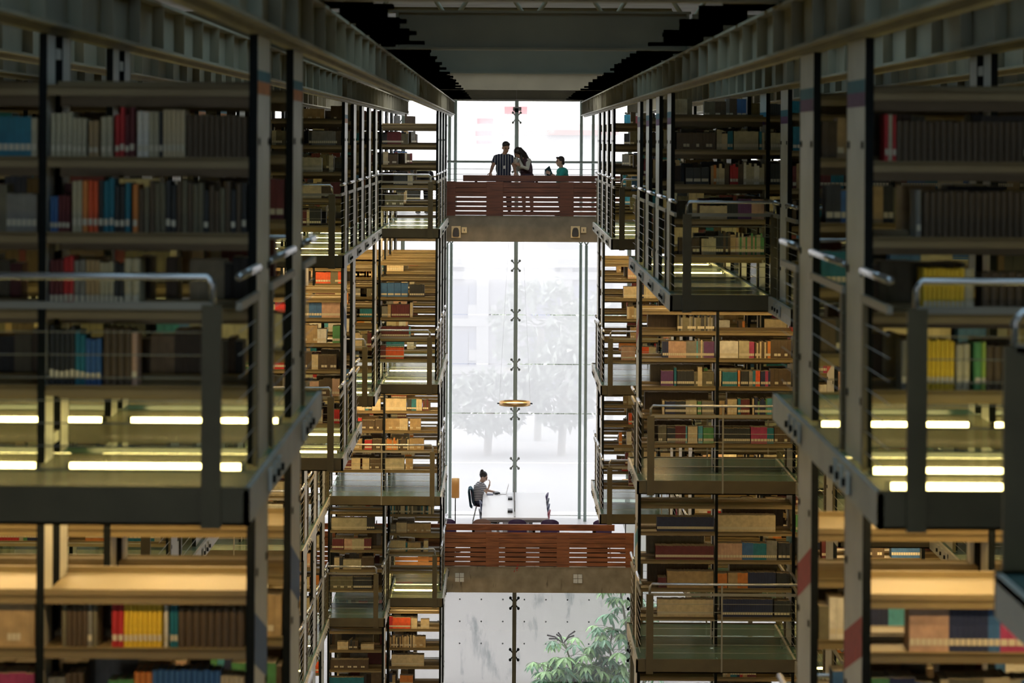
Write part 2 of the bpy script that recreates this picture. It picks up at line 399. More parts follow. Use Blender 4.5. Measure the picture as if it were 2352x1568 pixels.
# what the photograph shows shelf by shelf: (colour, from %, to %, height, thickness), % of the bay from its left end
OV = {
 (-1,0,0,0): {4:[], 3:[('i',1,12,.24,.03),('i',12,19,.21,.03),('t',20,25,.2,.03),('i',26,32,.22,.03),('mr',33,43,.24,.03),('w',44,50,.25,.03),('i',50,55,.25),('k',55,57,.25),('c',57,68,.26,.025),('b',69,99,.23,.03)],
    2:[('u',1,5,.2),('m',5,11,.2),('i',12,17,.28,.03),('o',17,20,.28),('O',20,25,.28,.03),('ek',25,41,.27,.03),('o',42,45,.26),('bqk',45,99,.26,.03)],
    1:[('m',1,8,.26,.03),('r',8,13,.28,.03),('a',13,19,.26),('t',19,26,.26,.022),('i',26,33,.25,.03),('k',33,38,.24),('i',38,46,.27,.04)],
    0:[('ekk',1,19,.3,.03),('u',19,27,.25,.03),('b',28,42,.31,.04),('T',42,45,.29)]},
 (-1,1,0,0): {4:[('qab',8,26,.24,.03),('r',33,39,.25,.033),('j',39,58,.25,.027),('w',59,61,.23),('e',62,66,.25),('b',66,99,.22,.04)]},
 (1,0,0,0): {4:[], 3:[('r',6,8,.26),('i',8,10,.26),('r',10,12,.25),('b',12,99,.22,.035)], 2:[('a',22,25,.26),('b',26,98,.25,.035)],
    1:[('j',26,47,.24,.025),('i',47,52,.24),('b',56,98,.22)], 0:[('a',15,21,.27,.03),('j',23,42,.27,.025),('i',43,50,.25),('g',52,56,.26),('l',56,58,.26),('b',58,98,.24)]},
 (1,1,0,0): {4:[('T',20,40,.24,.03),('B',40,60,.25,.03),('u',60,66,.25),('P',66,98,.25)]},
 (1,0,0,7): {4:[], 3:[('b',2,45,.2,.04),('ci',46,58,.22,.03),('e',58,64,.22,.03),('i',65,92,.22,.022),('e',93,96,.22),('i',96,99,.21)],
    2:[('k',12,38,.2,.1),('to',40,46,.24,.03),('ci',46,55,.22,.03),('b',55,60,.24),('Tr',61,70,.23,.03),('b',70,76,.24),('iw',76,99,.23,.03)],
    1:[('c',28,58,.16,.025),('k',58,70,.2),('p',70,85,.24,.025),('T',85,99,.24,.04)],
    0:[('b',5,28,.2,.04),('ci',30,46,.22,.03),('kb',46,62,.25,.03),('t',62,68,.24),('Tgi',68,99,.23,.022)]},
 (1,1,0,10): {4:[('kaq',48,98,.22,.024)],
    3:[('B',28,36,.24,.025),('T',36,60,.24,.028),('a',60,72,.24,.022),('cya',72,84,.25,.02),('p',84,98,.24,.022)],
    2:[('p',26,43,.22,.024),('e',44,47,.27,.02),('k',48,71,.22,.026),('q',71,76,.2),('c',76,82,.28,.04),('q',82,98,.2,.03)],
    1:[('c',28,31,.2),('B',32,46,.19,.022),('k',46,60,.19,.022),('i',60,75,.2,.05),('g',76,81,.19,.02),('a',82,98,.19,.03)],
    0:[('q',23,34,.25,.03),('k',35,46,.22,.02),('m',46,60,.25,.024),('y',60,62,.25),('c',63,76,.24,.03),('y',77,83,.25,.03),('g',84,98,.23,.018)]},
 (1,1,1,10): {4:[],
    3:[('w',1,26,.25,.022),('i',27,41,.25,.02),('P',41,48,.24,.024),('cb',49,66,.25,.022),('o',66,70,.25,.02),('b',70,98,.26,.05)],
    2:[('c',1,3,.22),('e',5,25,.21,.028),('o',26,29,.23,.028),('k',30,40,.22,.024),('a',41,46,.22),('e',46,50,.23),('O',50,56,.23,.034),('B',57,63,.22),('P',63,67,.23),('B',67,70,.22),('b',70,98,.25,.06)],
    1:[('t',1,8,.2),('c',12,25,.22,.05),('e',26,30,.23),('m',30,42,.22,.024),('c',46,48,.23),('Bg',49,66,.22,.024),('y',66,82,.24,.03),('b',83,98,.24,.05)],
    0:[('k',6,43,.22,.026),('P',44,66,.24,.045),('e',66,75,.23,.03),('b',76,98,.24,.05)]},
 (1,2,0,10): {4:[], 3:[('B',22,99,.21,.022)], 2:[('m',20,99,.2,.023)], 1:[('m',24,35,.15,.022),('t',36,99,.24,.025)], 0:[('c',23,99,.25,.022)]},
 (1,2,1,10): {4:[], 3:[('c',0,78,.24,.026)], 2:[('T',0,33,.24,.045),('u',33,48,.25,.03),('e',48,66,.24,.026),('a',66,80,.28,.03),('k',82,98,.25,.05)],
    1:[('o',0,13,.21,.034),('t',14,27,.22,.03),('o',27,41,.22,.03),('B',41,79,.23,.034),('k',80,98,.22,.05)], 0:[('B',6,75,.26,.034),('k',77,98,.24,.05)]},
 (-1,1,0,16): {4:[], 3:[('u',0,50,.28,.125),('k',53,80,.25,.04)], 2:[('a',2,13,.22,.03),('t',13,19,.26,.05),('m',20,53,.26,.035),('c',54,59,.3,.05)],
    1:[('m',0,52,.23,.035),('y',52,55,.22)], 0:[('m',0,10,.26,.035),('O',10,43,.23,.033)]},
 (-1,2,0,17): {4:[('c',0,4,.24),('o',4,16,.25,.03),('e',16,24,.22),('rw',25,36,.24,.03),('wk',37,47,.24,.03),('w',47,64,.24,.05),('m',65,90,.25,.04)],
    3:[('c',0,40,.25,.03),('k',41,50,.24,.03),('e',50,59,.24,.025),('c',59,70,.24,.05),('bm',71,86,.22,.04)],
    2:[('t',0,27,.24,.035),('c',27,43,.24,.04),('t',47,68,.24,.035)], 1:[('to',0,25,.22,.035),('kcb',26,45,.24,.03),('t',46,74,.24,.035)],
    0:[('i',0,37,.24,.03),('t',39,53,.24,.03)]},
 (-1,2,1,17): {4:[('c',40,60,.22)], 3:[('c',50,65,.25,.03),('ek',66,78,.24,.03),('c',79,95,.24,.03)], 2:[('r',52,59,.25,.03),('b',60,84,.2,.04),('b',85,99,.22,.04)],
    1:[('t',35,60,.22,.03),('r',65,79,.2,.03),('b',80,98,.22,.04)], 0:[('m',25,40,.2,.03),('c',40,74,.24,.03),('r',57,61,.24),('b',75,96,.22,.04)]},
 (-1,3,1,17): {4:[], 3:[('i',2,70,.25,.028),('k',70,85,.27,.04)], 2:[('m',4,26,.22,.034),('T',27,42,.22,.03),('i',42,65,.22,.03),('m',65,79,.23,.034)],
    1:[('c',8,18,.24,.05),('k',18,24,.25),('i',25,60,.2,.03),('b',61,84,.25,.04)], 0:[('q',0,44,.26,.038),('k',45,80,.26,.04)]},
 (-1,3,0,18): {4:[('c',8,41,.23,.034),('k',42,52,.24),('kb',53,78,.22,.04)], 3:[('kqec',2,88,.22,.03)], 2:[('a',2,12,.18),('c',13,34,.22,.025),('t',35,82,.2,.05)],
    1:[('c',0,32,.24,.05),('e',32,35,.2),('t',36,62,.2,.034),('k',63,66,.2),('c',68,77,.24)], 0:[]},
 (-1,4,0,18): {4:[], 3:[('r',0,7,.26,.034),('O',7,43,.24,.034),('c',44,56,.22,.04),('c',63,80,.2,.03)], 2:[('kbtc',0,52,.24,.026),('t',52,73,.24,.034)], 1:[('c',5,70,.25,.034)]},
 (-1,4,1,17): {4:[], 3:[('c',15,36,.16,.034),('kb',37,55,.2),('c',60,85,.12)], 2:[('b',2,75,.2,.04)], 1:[('e',0,66,.24,.028)], 0:[('bP',20,70,.22,.03)]},
}
IND = [(-1,0,0,0), (-1,1,0,0), (1,0,0,0), (1,1,0,0), (1,2,0,10), (1,2,1,10), (1,1,0,10), (1,1,1,10)]
SHORT = {(-1,0,0,0):'near left bookcase at eye level', (-1,1,0,0):'near left bookcase below the walkway', (1,0,0,0):'near right bookcase at eye level',
 (1,1,0,0):'near right bookcase below the walkway', (1,2,0,10):'inner half, lower right bookcase', (1,2,1,10):'outer half, lower right bookcase',
 (1,1,0,10):'inner half, middle right bookcase', (1,1,1,10):'outer half, middle right bookcase'}
SHN = ['lowest shelf', 'second shelf up', 'third shelf up', 'fourth shelf up', 'top shelf']

MC = {}
def shelf_mesh(w):
    key = ('shelf', round(w, 3))
    if key not in MC:
        m = MB(); m.box(0, w, .0, .33, -.02, 0); m.box(0, w, .0, .018, -.055, .004); m.box(0, w, .312, .33, -.02, .03)
        m.box(0, w, .39, DEP, -.02, 0); m.box(0, w, DEP-.018, DEP, -.055, .004); m.box(0, w, .39, .408, -.11, .03)
        MC[key] = m.mesh('shelf', M['shelf'])
    return MC[key]
def lamp_shelf_mesh(w):
    key = ('lamp', round(w, 3))
    if key not in MC:
        m = MB(); m.box(0, w, .0, .72, -.02, 0); m.box(0, w, 0, .02, -.05, .03); m.box(0, w, .7, .72, -.05, .03)
        MC[key] = m.mesh('canopy_shelf', M['shelf'])
    return MC[key]
def panel_mesh(h, sgn):
    "full depth end plate: black perforated front edge, grey sides with bolt heads"
    key = ('panel', round(h, 2), sgn)
    if key not in MC:
        m = MB(); m.box(-.022, .022, 0.012, DEP-.012, 0, h, 0); m.box(-.023, .023, 0, .012, 0, h, 1); m.box(-.023, .023, DEP-.012, DEP, 0, h, 1)
        e = -sgn*.0225
        z = .35
        while z < h-.2:
            for y in (.1, .62):
                m.box(min(e, e-sgn*.006), max(e, e-sgn*.006), y-.02, y+.02, z-.02, z+.02, 1)
            z += .7
        MC[key] = m.mesh('end_panel', [M['steel'], M['black']])
    return MC[key]
def frame_mesh(h):
    key = ('frame', round(h, 2))
    if key not in MC:
        m = MB()
        for y0, y1 in ((0, .26), (.46, DEP)):
            m.box(-.02, .02, y0+.01, y1-.01, 0, h, 0); m.box(-.021, .021, y0, y0+.01, 0, h, 1); m.box(-.021, .021, y1-.01, y1, 0, h, 1)
        for z in (.1, h*.5, h-.1): m.box(-.015, .015, .26, .46, z-.03, z+.03, 0)
        MC[key] = m.mesh('upright_frame', [M['steel'], M['black']])
    return MC[key]

def post_top(side, lev, k, n):
    for L in range(lev-1, -1, -1):
        if (side, L, k, n) in has or (side, L, k-1, n) in has: return BOT[L]
    return BZ0 - .035
STRIPES = {(-1,0):[('e',.06),('o',.07)], (1,0):[('e',.07),('p',.08)], (-1,1):[('u',.28)], (1,1):[('r',.22)], (1,2):[('y',.2)]}
def build_block(bi, b):
    side, lev, ka, kb, na, nb, lamps, desc, pal, fill = b
    fz = FL[lev]
    for n in range(na, nb+1):
        y = row(n); i = n - na
        cnt = nb - na + 1
        where = desc if cnt == 1 else f"{ORD[i]} row of the {desc}"
        t = thing('bookcase', (0, y, fz), f"grey steel bookcase, {where}", 'bookcase', f"bookcases of the {desc}" if cnt > 1 else None)
        for k in range(ka, kb+2):
            top = max(post_top(side, lev, k, n), post_top(side, lev, min(k, kb), n)) if k in (ka, kb+1) else post_top(side, lev, k, n)
            h = top - fz - .005
            if k == ka:
                o = link('end_panel', panel_mesh(h, side), t, (edge(side, k), 0, 0))
                sp = STRIPES.get((side, lev))
                if sp and (i < 4) and n < 12:
                    z = (h-.22 if side > 0 else h-.19) if lev == 0 else h - .62
                    for c, hh in sp:
                        mb = MB(); e = -side*.0232
                        sl = .0 if lev == 0 else .22
                        mb.quad([(e, .02, z-hh), (e, .7, z-hh-sl), (e, .7, z-sl), (e, .02, z)] if side < 0 else [(e, .7, z-hh-sl), (e, .02, z-hh), (e, .02, z), (e, .7, z-sl)])
                        q = mb.obj('shelf_mark', M['book_'+c] , o); q['label'] = f"{BC[c][0]} painted shelf mark"; z -= hh
            else:
                link('upright_frame', frame_mesh(h), t, (edge(side, k), 0, 0))
        for k in range(ka, kb+1):
            xa, xb = sorted((edge(side, k), edge(side, k+1))); xa += .024; xb -= .024; w = xb-xa
            for j, z in enumerate(SH):
                link('shelf', shelf_mesh(w), t, (xa, 0, z))
            if lev >= 1: link('canopy_shelf', lamp_shelf_mesh(w), t, (xa, 0, LAMPSHELF))
            ov = OV.get((side, lev, n, k)); keyi = (side, lev, n, k)
            keyq = (side, lev, k, n)
            ind = (side, lev, k, n) in INDSET
            ov = OVK.get(keyq)
            near = i == 0; win = n >= 16 and k == 0 or (side > 0 and n >= 14 and k == 0)
            for j, z in enumerate(SH):
                lst = None
                if ov is not None: lst = ov.get(j)
                if lst is None and n == 1 and lev == 1 and j == 4: lst = []
                if lst is None:
                    lst = runs_random(pal, fill) if rnd.random() < (.93 if (lev or j < 4) else .25) else []
                    if win: lst = [q for q in lst if q[2] < 58] if side < 0 else [q for q in lst if q[1] > 27]
                bk = books_from_runs(lst, w, 1.0 if (near or ov) else 1.35)
                lz = .035
                for q, (bx, bwid, bh, dep, c) in enumerate(bk):
                    if ind and N_IND[0] < 300:
                        book_object(xa+bx, y+.035, fz+z+.0005, bwid, bh, dep, c, f"{BC[c][0]} book, {ordinal(q)} from left, {SHN[j]}, {SHORT[keyq]}",
                                    f"books on the {SHN[j]} of the {SHORT[keyq]}", c not in 'bq')
                    else:
                        stuff.add(xa+bx, bwid, y+.035, dep, fz+z+.0005, bh, BK.index(c), c not in 'bqt' or (bx*7 % 1) > .5)
                # back half of the double shelf
                if rnd.random() < (.8 if lev or j < 4 else .15) and not (ov is not None and not lst) and not (n == 1 and lev == 1 and j == 4):
                    br = runs_random('bbbqqkkmait', .8)
                    if win: br = [q for q in br if q[2] < 50] if side < 0 else [q for q in br if q[1] > 35]
                    if ov is not None and n == 10: br = [(rnd.choice('bq'), rnd.uniform(5, 22), rnd.uniform(60, 98), .27, .05)]
                    for bx, bwid, bh, dep, c in books_from_runs(br, w, 1.0 if ov else 1.5):
                        stuff.add(xa+bx, bwid, y+DEP-.03-dep, dep, fz+z+.0005, bh, BK.index(c), False)
    # walkway: glass floor, steel channels and guard rail
    x0, x1 = edge(side, ka), edge(side, kb+1)
    xin = x0 - side*.09; lo, hi = sorted((xin, x1))
    dF, dB = row(na) - .95, row(nb) + DEP + .95
    if lev == 4: return
    W = thing('walkway', (0, 0, fz), f"glass floored steel walkway of the {desc}", 'walkway')
    gaps = [(dF, row(na))] + [(row(n)+DEP, row(n+1)) for n in range(na, nb)] + [(row(nb)+DEP, dB)]
    slots = [(dF+.03, row(na)+DEP+.0)] + [(row(n)+DEP, row(n+1)+DEP) for n in range(na, nb)] + [(row(nb)+DEP, dB-.03)]
    for (a, e) in slots:
        m = MB().box(lo+.02, hi-.02, a+.012, e-.012, -.035, -.004); m.m = [1, 0, 2, 2, 2, 2]
        m.obj('floor_panel', [M['glassfloor'], M['glassedge'], M['glassrim']], W)
    m = MB(); m.box(lo, hi, dF, dF+.03, -.18, .012); m.box(lo, hi, dF, dF+.08, -.18, -.165)
    m.obj('front_fascia', M['fascia'], W)
    m = MB(); m.box(lo, hi, dB-.03, dB, -.18, .012); m.obj('rear_fascia', M['fascia'], W)
    m = MB(); xs = sorted((xin, xin+side*.03)); m.box(xs[0], xs[1], dF, dB, -.18, .0)
    for n in range(na, nb+1):
        for yy in (row(n)+.1, row(n)+.36, row(n)+.6):
            e = sorted((xin, xin-side*.02)); m.box(e[0], e[1], yy-.05, yy+.05, -.15, -.03, 0)
            e = sorted((xin-side*.02, xin-side*.035)); m.box(e[0], e[1], yy-.02, yy+.02, -.11, -.07, 1)
    m.obj('side_channel', [M['steel'], M['black']], W)
    m = MB()
    for n in range(na, nb+1):
        for yy in (row(n)-.02, row(n)+DEP-.04): m.box(lo, hi, yy, yy+.06, -.16, -.04)
    m.obj('cross_joist', M['fascia'], W)
    G = MB(); 
    # front guard rail
    H1, H2 = 1.07, .93
    xc0 = xin; 
    ends = [edge(side, k) for k in range(ka, kb+2)]
    pm = lambda xx, yy: MB().box(xx-.05, xx+.05, yy-.032, yy-.001, -.19, H2).box(xx-.012, xx+.012, yy+.031, yy+.09, -.17, H2)
    inner = x0 + side*.10; outer = x1 - side*.02
    rails = []
    for which, yy in (('front', dF), ('rear', dB-.03)):
        hr = MB()
        a, e = inner, outer
        hr.tube([(a, yy+.02, H2), (a, yy+.015, H1-.04), (a+side*.03, yy+.015, H1), (e-side*.03, yy+.015, H1), (e, yy+.015, H1-.04), (e, yy+.02, H2)], .019, 8)
        first = hr.obj('guard_rail', M['rail'], W, smooth=True)
        mr = MB(); s_ = sorted((a, e)); mr.box(s_[0], s_[1], yy, yy+.03, H2-.025, H2+.012); mr.obj('mid_rail', M['midrail'], first)
        pm(inner, yy).obj('corner_panel', M['fascia'], first); pm(outer, yy).obj('corner_panel', M['fascia'], first)
        for k in range(ka+1, kb+1) if na > 2 else ():
            MB().box(edge(side, k)-.011, edge(side, k)+.011, yy-.005, yy+.02, -.17, H1-.02).obj('baluster', M['midrail'], first)
        cb = MB()
        for q in range(7):
            z = .1+q*.115; cb.tube([(s_[0], yy+.015, z), (s_[1], yy+.015, z)], .0035, 4, cap=False)
        cb.obj('cables', M['cable'], first)
    # atrium side rails between rows
    hr = MB(); mr = MB(); cb = MB(); posts = []
    for gi, (a, e) in enumerate(gaps):
        xx = x0 - side*.03
        if gi == 0: a += .03
        if gi == len(gaps)-1: e -= .03
        hr.tube([(xx, a, H1), (xx, e, H1)], .024, 8); u = sorted((xx-.014, xx+.014)); mr.box(u[0], u[1], a, e, H2-.03, H2+.012)
        for q in range(7):
            z = .1+q*.115; cb.tube([(xx, a, z), (xx, e, z)], .0028, 4, cap=False)
        v_ = a+.03 if gi else e-.1
        posts.append(MB().box(xx-.012, xx+.012, v_, v_+.07, 0, H2))
    first = hr.obj('side_guard_rail', M['rail'], W, smooth=True)
    mr.obj('mid_rail', M['midrail'], first); cb.obj('cables', M['cable'], first)
    for q in posts: q.obj('rail_post', M['fascia'], first)
    if lamps:
        grp = f"tube lamps under the walkway of the {desc}"
        spots = [((a+e)/2, ORD[gi]+' aisle', -.15) for gi, (a, e) in enumerate(gaps)]
        if lev == 0 or (side < 0 and lev == 1 and na > 2) or (side < 0 and lev == 3 and ka == 0):
            spots += [(row(n)+DEP/2, f'under {ORD[n-na]} row', -.062) for n in range(na, nb+1) if not (na == 7 and n < 9) and na != 6]
        if side > 0 and lev == 0 and na == 0: spots.append((12.85, 'front edge', -.062))
        for yl, wl_, dz_ in spots:
            for k in range(ka, kb+1):
                xa, xb = sorted((edge(side, k), edge(side, k+1))); xm = (xa+xb)/2
                nb_w = ORD[k-ka]
                t = link('tube_lamp', MC.setdefault('lamp_housing', MB().box(-.5, -.475, -.02, .02, -.03, .025).box(.475, .5, -.02, .02, -.03, .025).mesh('lamp_housing', M['fascia'])), None, (xm, yl, fz+dz_))
                tag(t, f"lit tube lamp, {wl_}, {nb_w} bay, {desc}", 'lamp', grp)
                link('lit_tube', MC.setdefault('lit_tube', MB().tube([(-.475,0,0),(.475,0,0)], .019, 8).mesh('lit_tube', M['tube'], True)), t)
# far corner of the walkway nearest the camera, on the right
W = thing('walkway', (0, 0, FL[0]), 'end corner of a closer walkway at the lower right edge', 'walkway')
xa, xb, ya, yb = 2.02, 6.0, 8.2, 9.95
m = MB().box(xa, xb, ya, yb-.03, -.035, -.004); m.m = [1, 0, 2, 2, 2, 2]
m.obj('floor_panel', [M['glassfloor'], M['glassedge'], M['glassrim']], W)
MB().box(xa, xb, yb-.03, yb, -.18, .012).obj('rear_fascia', M['fascia'], W)
MB().box(xa, xa+.03, ya, yb-.03, -.18, 0).obj('side_channel', M['steel'], W)
g = MB().tube([(2.1, yb, .93), (2.1, yb, 1.03), (2.13, yb, 1.07), (6, yb, 1.07)], .019, 8).obj('guard_rail', M['rail'], W, smooth=True)
MB().box(2.1, 6, yb-.03, yb, .905, .942).obj('mid_rail', M['midrail'], g)
MB().box(2.05, 2.15, yb-.03, yb+.0, -.19, .93).obj('corner_panel', M['fascia'], g)
INDSET = {(s, l, k, n) for (s, l, k, n) in IND}
OVK = OV
order = sorted(range(len(BL)), key=lambda i: [IND.index(q) for q in IND if q[0]==BL[i][0] and q[1]==BL[i][1] and BL[i][2]<=q[2]<=BL[i][3] and BL[i][4]<=q[3]<=BL[i][5]][:1] or [99])
for bi in order: build_block(bi, BL[bi])
me = bpy.data.meshes.new('books'); me.from_pydata(stuff.v, [], stuff.f)
for m in BMATS: me.materials.append(m)
me.polygons.foreach_set('material_index', stuff.m); me.update()
tag(link('books', me), 'rows of library books filling the other steel shelves', 'books', kind='stuff')
print('BOOKS stuff', len(stuff.v)//8, 'individual', N_IND[0], 'objects', len(bpy.data.objects))

# ------------------------------------------------------------------ glass end wall
MX = [.28 + 2.95*n for n in range(-5, 5)]
PZ = .57; PITCH = 1.29
def glass(name, d, z0, z1, m, xs):
    mb = MB(); zs = [z0] + [z for z in [PZ - PITCH*i for i in range(14)][::-1] if z0+.05 < z < z1-.05] + [z1]
    for a, e in zip(xs[:-1], xs[1:]):
        for p, q in zip(zs[:-1], zs[1:]):
            mb.quad([(a+.012, d, p+.012), (e-.012, d, p+.012), (e-.012, d, q-.012), (a+.012, d, q-.012)])
    return struct(mb.obj(name, m))
glass('window_1', GLASS_D, -1.9, 1.0, M['glass_top'], MX)
glass('window_2', GLASS_D, -9.84, -1.9, M['glass_hazy'], MX)
glass('window_3', LOWGLASS_D, GROUND, -10.4, M['glass_clear'], MX)
def spider(d, x, z):
    m = MB()
    for sx in (-1, 1):
        for sz in (-1, 1):
            m.tube([(x, d, z), (x+sx*.1, d, z+sz*.13)], .018, 6)
            m.tube([(x+sx*.1, d-.03, z+sz*.13), (x+sx*.1, d+.05, z+sz*.13)], .034, 8)
    return m
for i, x in enumerate(MX):
    pos = 'the middle of the aisle' if i == 5 else f"bay {['far left outer','left outer','left','left inner','left by the stack','','right by the stack','right inner','right','right outer'][i]}"
    o = struct(MB().box(x-.05, x+.05, GLASS_D-.42, GLASS_D-.14, -9.84, 1.0).obj('mullion', M['mullion']), f"green grey steel mullion of the tall window, {pos}")
    if 3 <= i <= 7:
        for j in range(0, 9):
            z = PZ - PITCH*j
            if z > -9.4: spider(GLASS_D-.13, x, z).obj('spider_fitting', M['cable'], o, smooth=True)
    o = struct(MB().box(x-.05, x+.05, LOWGLASS_D-.3, LOWGLASS_D-.12, GROUND, -10.4).obj('mullion', M['fascia']), f"dark steel mullion of the garden window, {pos}")
    if 3 <= i <= 7:
        for z in (-11.62, -12.91, -14.2):
            spider(LOWGLASS_D-.1, x, z).obj('spider_fitting', M['black'], o, smooth=True)
p = at(1188, 250, 62.7)
tag(MB().box(p.x-.11, p.x+.11, 62.86, 62.881, p.z-.05, p.z+.05).obj('sign_plate', mat('grey_sign', (.45,.45,.45), .5)), 'small pale sign plate fixed high on the central mullion', 'sign')
wr = thing('window_guard_rail', (0, 60.2, -1.77), 'thin steel guard rail with cables in front of the upper window', 'railing')
MB().tube([(-13, 0, 1.21), (13, 0, 1.21)], .028).obj('top_rail', M['mullion'], wr, smooth=True)
cb = MB()
for q in range(8): cb.tube([(-13, 0, .12+q*.13), (13, 0, .12+q*.13)], .006, 4, cap=False)
cb.obj('cables', M['cable'], wr)
for x in (-4.2, 4.6, 7.6): MB().box(x-.02, x+.02, -.01, .03, 0, 1.2).obj('rail_post', M['mullion'], wr)

# ------------------------------------------------------------------ bridges
BD = 55.5
def bridge(z, x0, x1, back, label, cm):
    t = thing('bridge', (0, BD, z), label, 'bridge', kind='structure')
    MB().box(x0, x1, 0, .35, -.58, 0).box(x0, x1, -.012, .36, -.005, .012).obj('concrete_edge_beam', cm, t)
    MB().box(x0, x1, .35, back-BD, -.3, -.01).obj('deck_floor', M['floor'], t)
    return t
bu = bridge(FL[0], -13, 13, 60.4, 'upper concrete bridge joining the left and right stacks', M['conc'])
bl = bridge(FL[3]+.02, -13, 3.05, 63.2, 'lower concrete bridge with the reading table behind it', M['streaked'])
rm = MB()
for (x, y, w, h) in ((1187,1300,3,5),(1184,1306,5,4),(1180,1313,2,4),(1186,1311,2,3)):
    p = at(x, y, BD); rm.quad([(p.x, -.013, p.z-FL[3]-.02), (p.x+w/100, -.013, p.z-FL[3]-.02), (p.x+w/100*1.3, -.013, p.z-FL[3]-.02+h/100), (p.x+w/200, -.013, p.z-FL[3]-.02+h/100)])
rm.obj('red_paint_mark', mat('red_paint_mark', (.5,.06,.04), .8), bl)

M['gap_blocker_mat'] = mat('dark_gap_blocker', (.03,.014,.01), .8)
def balustrade(z, x0, x1, boards, top, m, label, backs=()):
    t = thing('balustrade', (0, BD+.03, z), label, 'balustrade')
    pit, n0 = .106, 4
    xs = [x0] + [b for bb in boards for b in bb] + [x1]
    for bi, (a, e) in enumerate(boards):
        MB().box(a, e, -.012, .035, .012, .80).obj('upright_board', m, t, bevel=.004)
    segs = []; cur = x0
    for a, e in boards: segs.append((cur, a)); cur = e
    segs.append((cur, x1))
    for a, e in segs:
        if e-a < .1: continue
        mb = MB(); zz = .03
        for i in range(7):
            gap = .022 if i < 4 else .012
            mb.box(a, e, 0, .03, zz, zz+pit-gap); zz += pit
        mb.box(a, e, .045, .06, .462, .79)  # plank added behind the upper slats to block light between them
        mb.obj('slat_panel', m, t)
    for q0, q1 in backs: MB().box(q0, q1, .045, .06, .015, .46).obj('gap_blocker', M['gap_blocker_mat'], t)  # dark boards added behind the slats to keep these gaps from showing bright
    a, e = top
    MB().box(a, e, .26, .31, .80, .94).obj('top_board', m, t, bevel=.004)
    q = MB()
    x = max(a, -8)+.3
    while x < min(e, 8): q.box(x-.03, x+.03, .06, .36, .5, .56).box(x-.03, x+.03, .31, .36, .5, .93); x += 1.4
    q.obj('top_board_bracket', M['black'], t)
    return t
X = lambda x, y, d: at(x, y, d).x
balustrade(FL[0], X(1027,460,BD), 13, [(X(1025,460,BD),X(1046,460,BD)), (X(1117,460,BD),X(1156,460,BD)), (X(1286,460,BD),X(1318,460,BD)), (X(1440,460,BD),X(1470,460,BD))],
           (X(1063,410,BD), 13), M['wood1'], 'dark red brown slatted wooden balustrade on the upper bridge')
balustrade(FL[3]+.02, -13, X(1456,1250,BD), [(X(960,1250,BD),X(985,1250,BD)), (X(1116,1250,BD),X(1146,1250,BD)), (X(1279,1250,BD),X(1308,1250,BD)), (X(1437,1250,BD),X(1456,1250,BD))],
           (-13, X(1413,1210,BD)), M['wood2'], 'brown slatted wooden balustrade, coloured as in warm light, on the lower bridge',
           [(X(a_,1270,BD), X(b_,1270,BD)) for a_, b_ in ((985,1044),(1080,1116),(1160,1208),(1239,1279),(1348,1396))])

M['plate'] = mat('beige_plate', (.74,.6,.34), .5); M['darkhorn'] = mat('dark_speaker_cover', (.015,.02,.03), .4)
for nm, x0, x1, side in (('left', 1037, 1058, 'left'), ('right', 1311, 1332, 'right')):
    a, e = at(x0, 519, BD-.02), at(x1, 546, BD-.02); cx, w, h = (a.x+e.x)/2, e.x-a.x, a.z-e.z
    t = thing('wall_speaker', (cx, BD-.013, e.z), f"beige wall speaker with dark cover near the {side} end of the upper bridge beam", 'speaker', 'wall speakers on the upper bridge beam')
    MB().box(-w/2, w/2, -.03, 0, 0, h).obj('back_plate', M['plate'], t, bevel=.004)
    m = MB(); prof = [(.075,.04),(.078,.1),(.066,.18),(.045,.225),(.0,.235)]
    pts = [(-x_, z_) for x_, z_ in prof[:-1]] + [(0,.235)] + [(x_, z_) for x_, z_ in reversed(prof[:-1])] + [(.05,.02),(-.05,.02)]
    n = len(pts); m.v = [(x_, -.03, z_) for x_, z_ in pts] + [(x_*.75, -.085, .02+z_*.85) for x_, z_ in pts]
    for i in range(n): j = (i+1) % n; m.f.append((i, i+n, j+n, j)); m.m.append(0)
    m.f.append(tuple(range(n, 2*n))[::-1]); m.m.append(0); m.f.append(tuple(range(n))); m.m.append(0)
    m.obj('speaker_cover', M['darkhorn'], t)
    b = at(x1+8.5, 528, BD)
    t2 = thing('junction_box', (b.x, BD-.013, b.z), f"small beige switch box beside the {side} wall speaker", 'switch box', 'switch boxes on the upper bridge beam')
    MB().box(-.06, .06, -.04, 0, -.065, .065).obj('box', M['plate'], t2, bevel=.004)
    MB().box(-.008, .008, -.05, -.04, -.03, .025).obj('key_switch', M['darkhorn'], t2)
for x0, y0, w_ in ((1045, 1314, 'left'), (1316.5, 1317, 'right')):
    a, e = at(x0, y0, BD), at(x0+21, y0+22, BD); z0, z1 = e.z, a.z
    t = thing('vent_plate', ((a.x+e.x)/2, BD-.013, (z0+z1)/2), f"pale square four part plate on the {w_} part of the lower bridge beam", 'plate', 'plates on the lower bridge beam')
    w = (e.x-a.x)/2
    MB().box(-w, w, -.008, 0, -w, w).obj('backing', M['fascia'], t)
    for sx in (-1, 1):
        for sz in (-1, 1):
            MB().box(*sorted((sx*.005, sx*(w-.004))), -.018, -.008, *sorted((sz*.005, sz*(w-.004)))).obj('tile', mat('pale_grey_tile', (.8,.82,.77), .6, noise=.1, nscale=30), t)

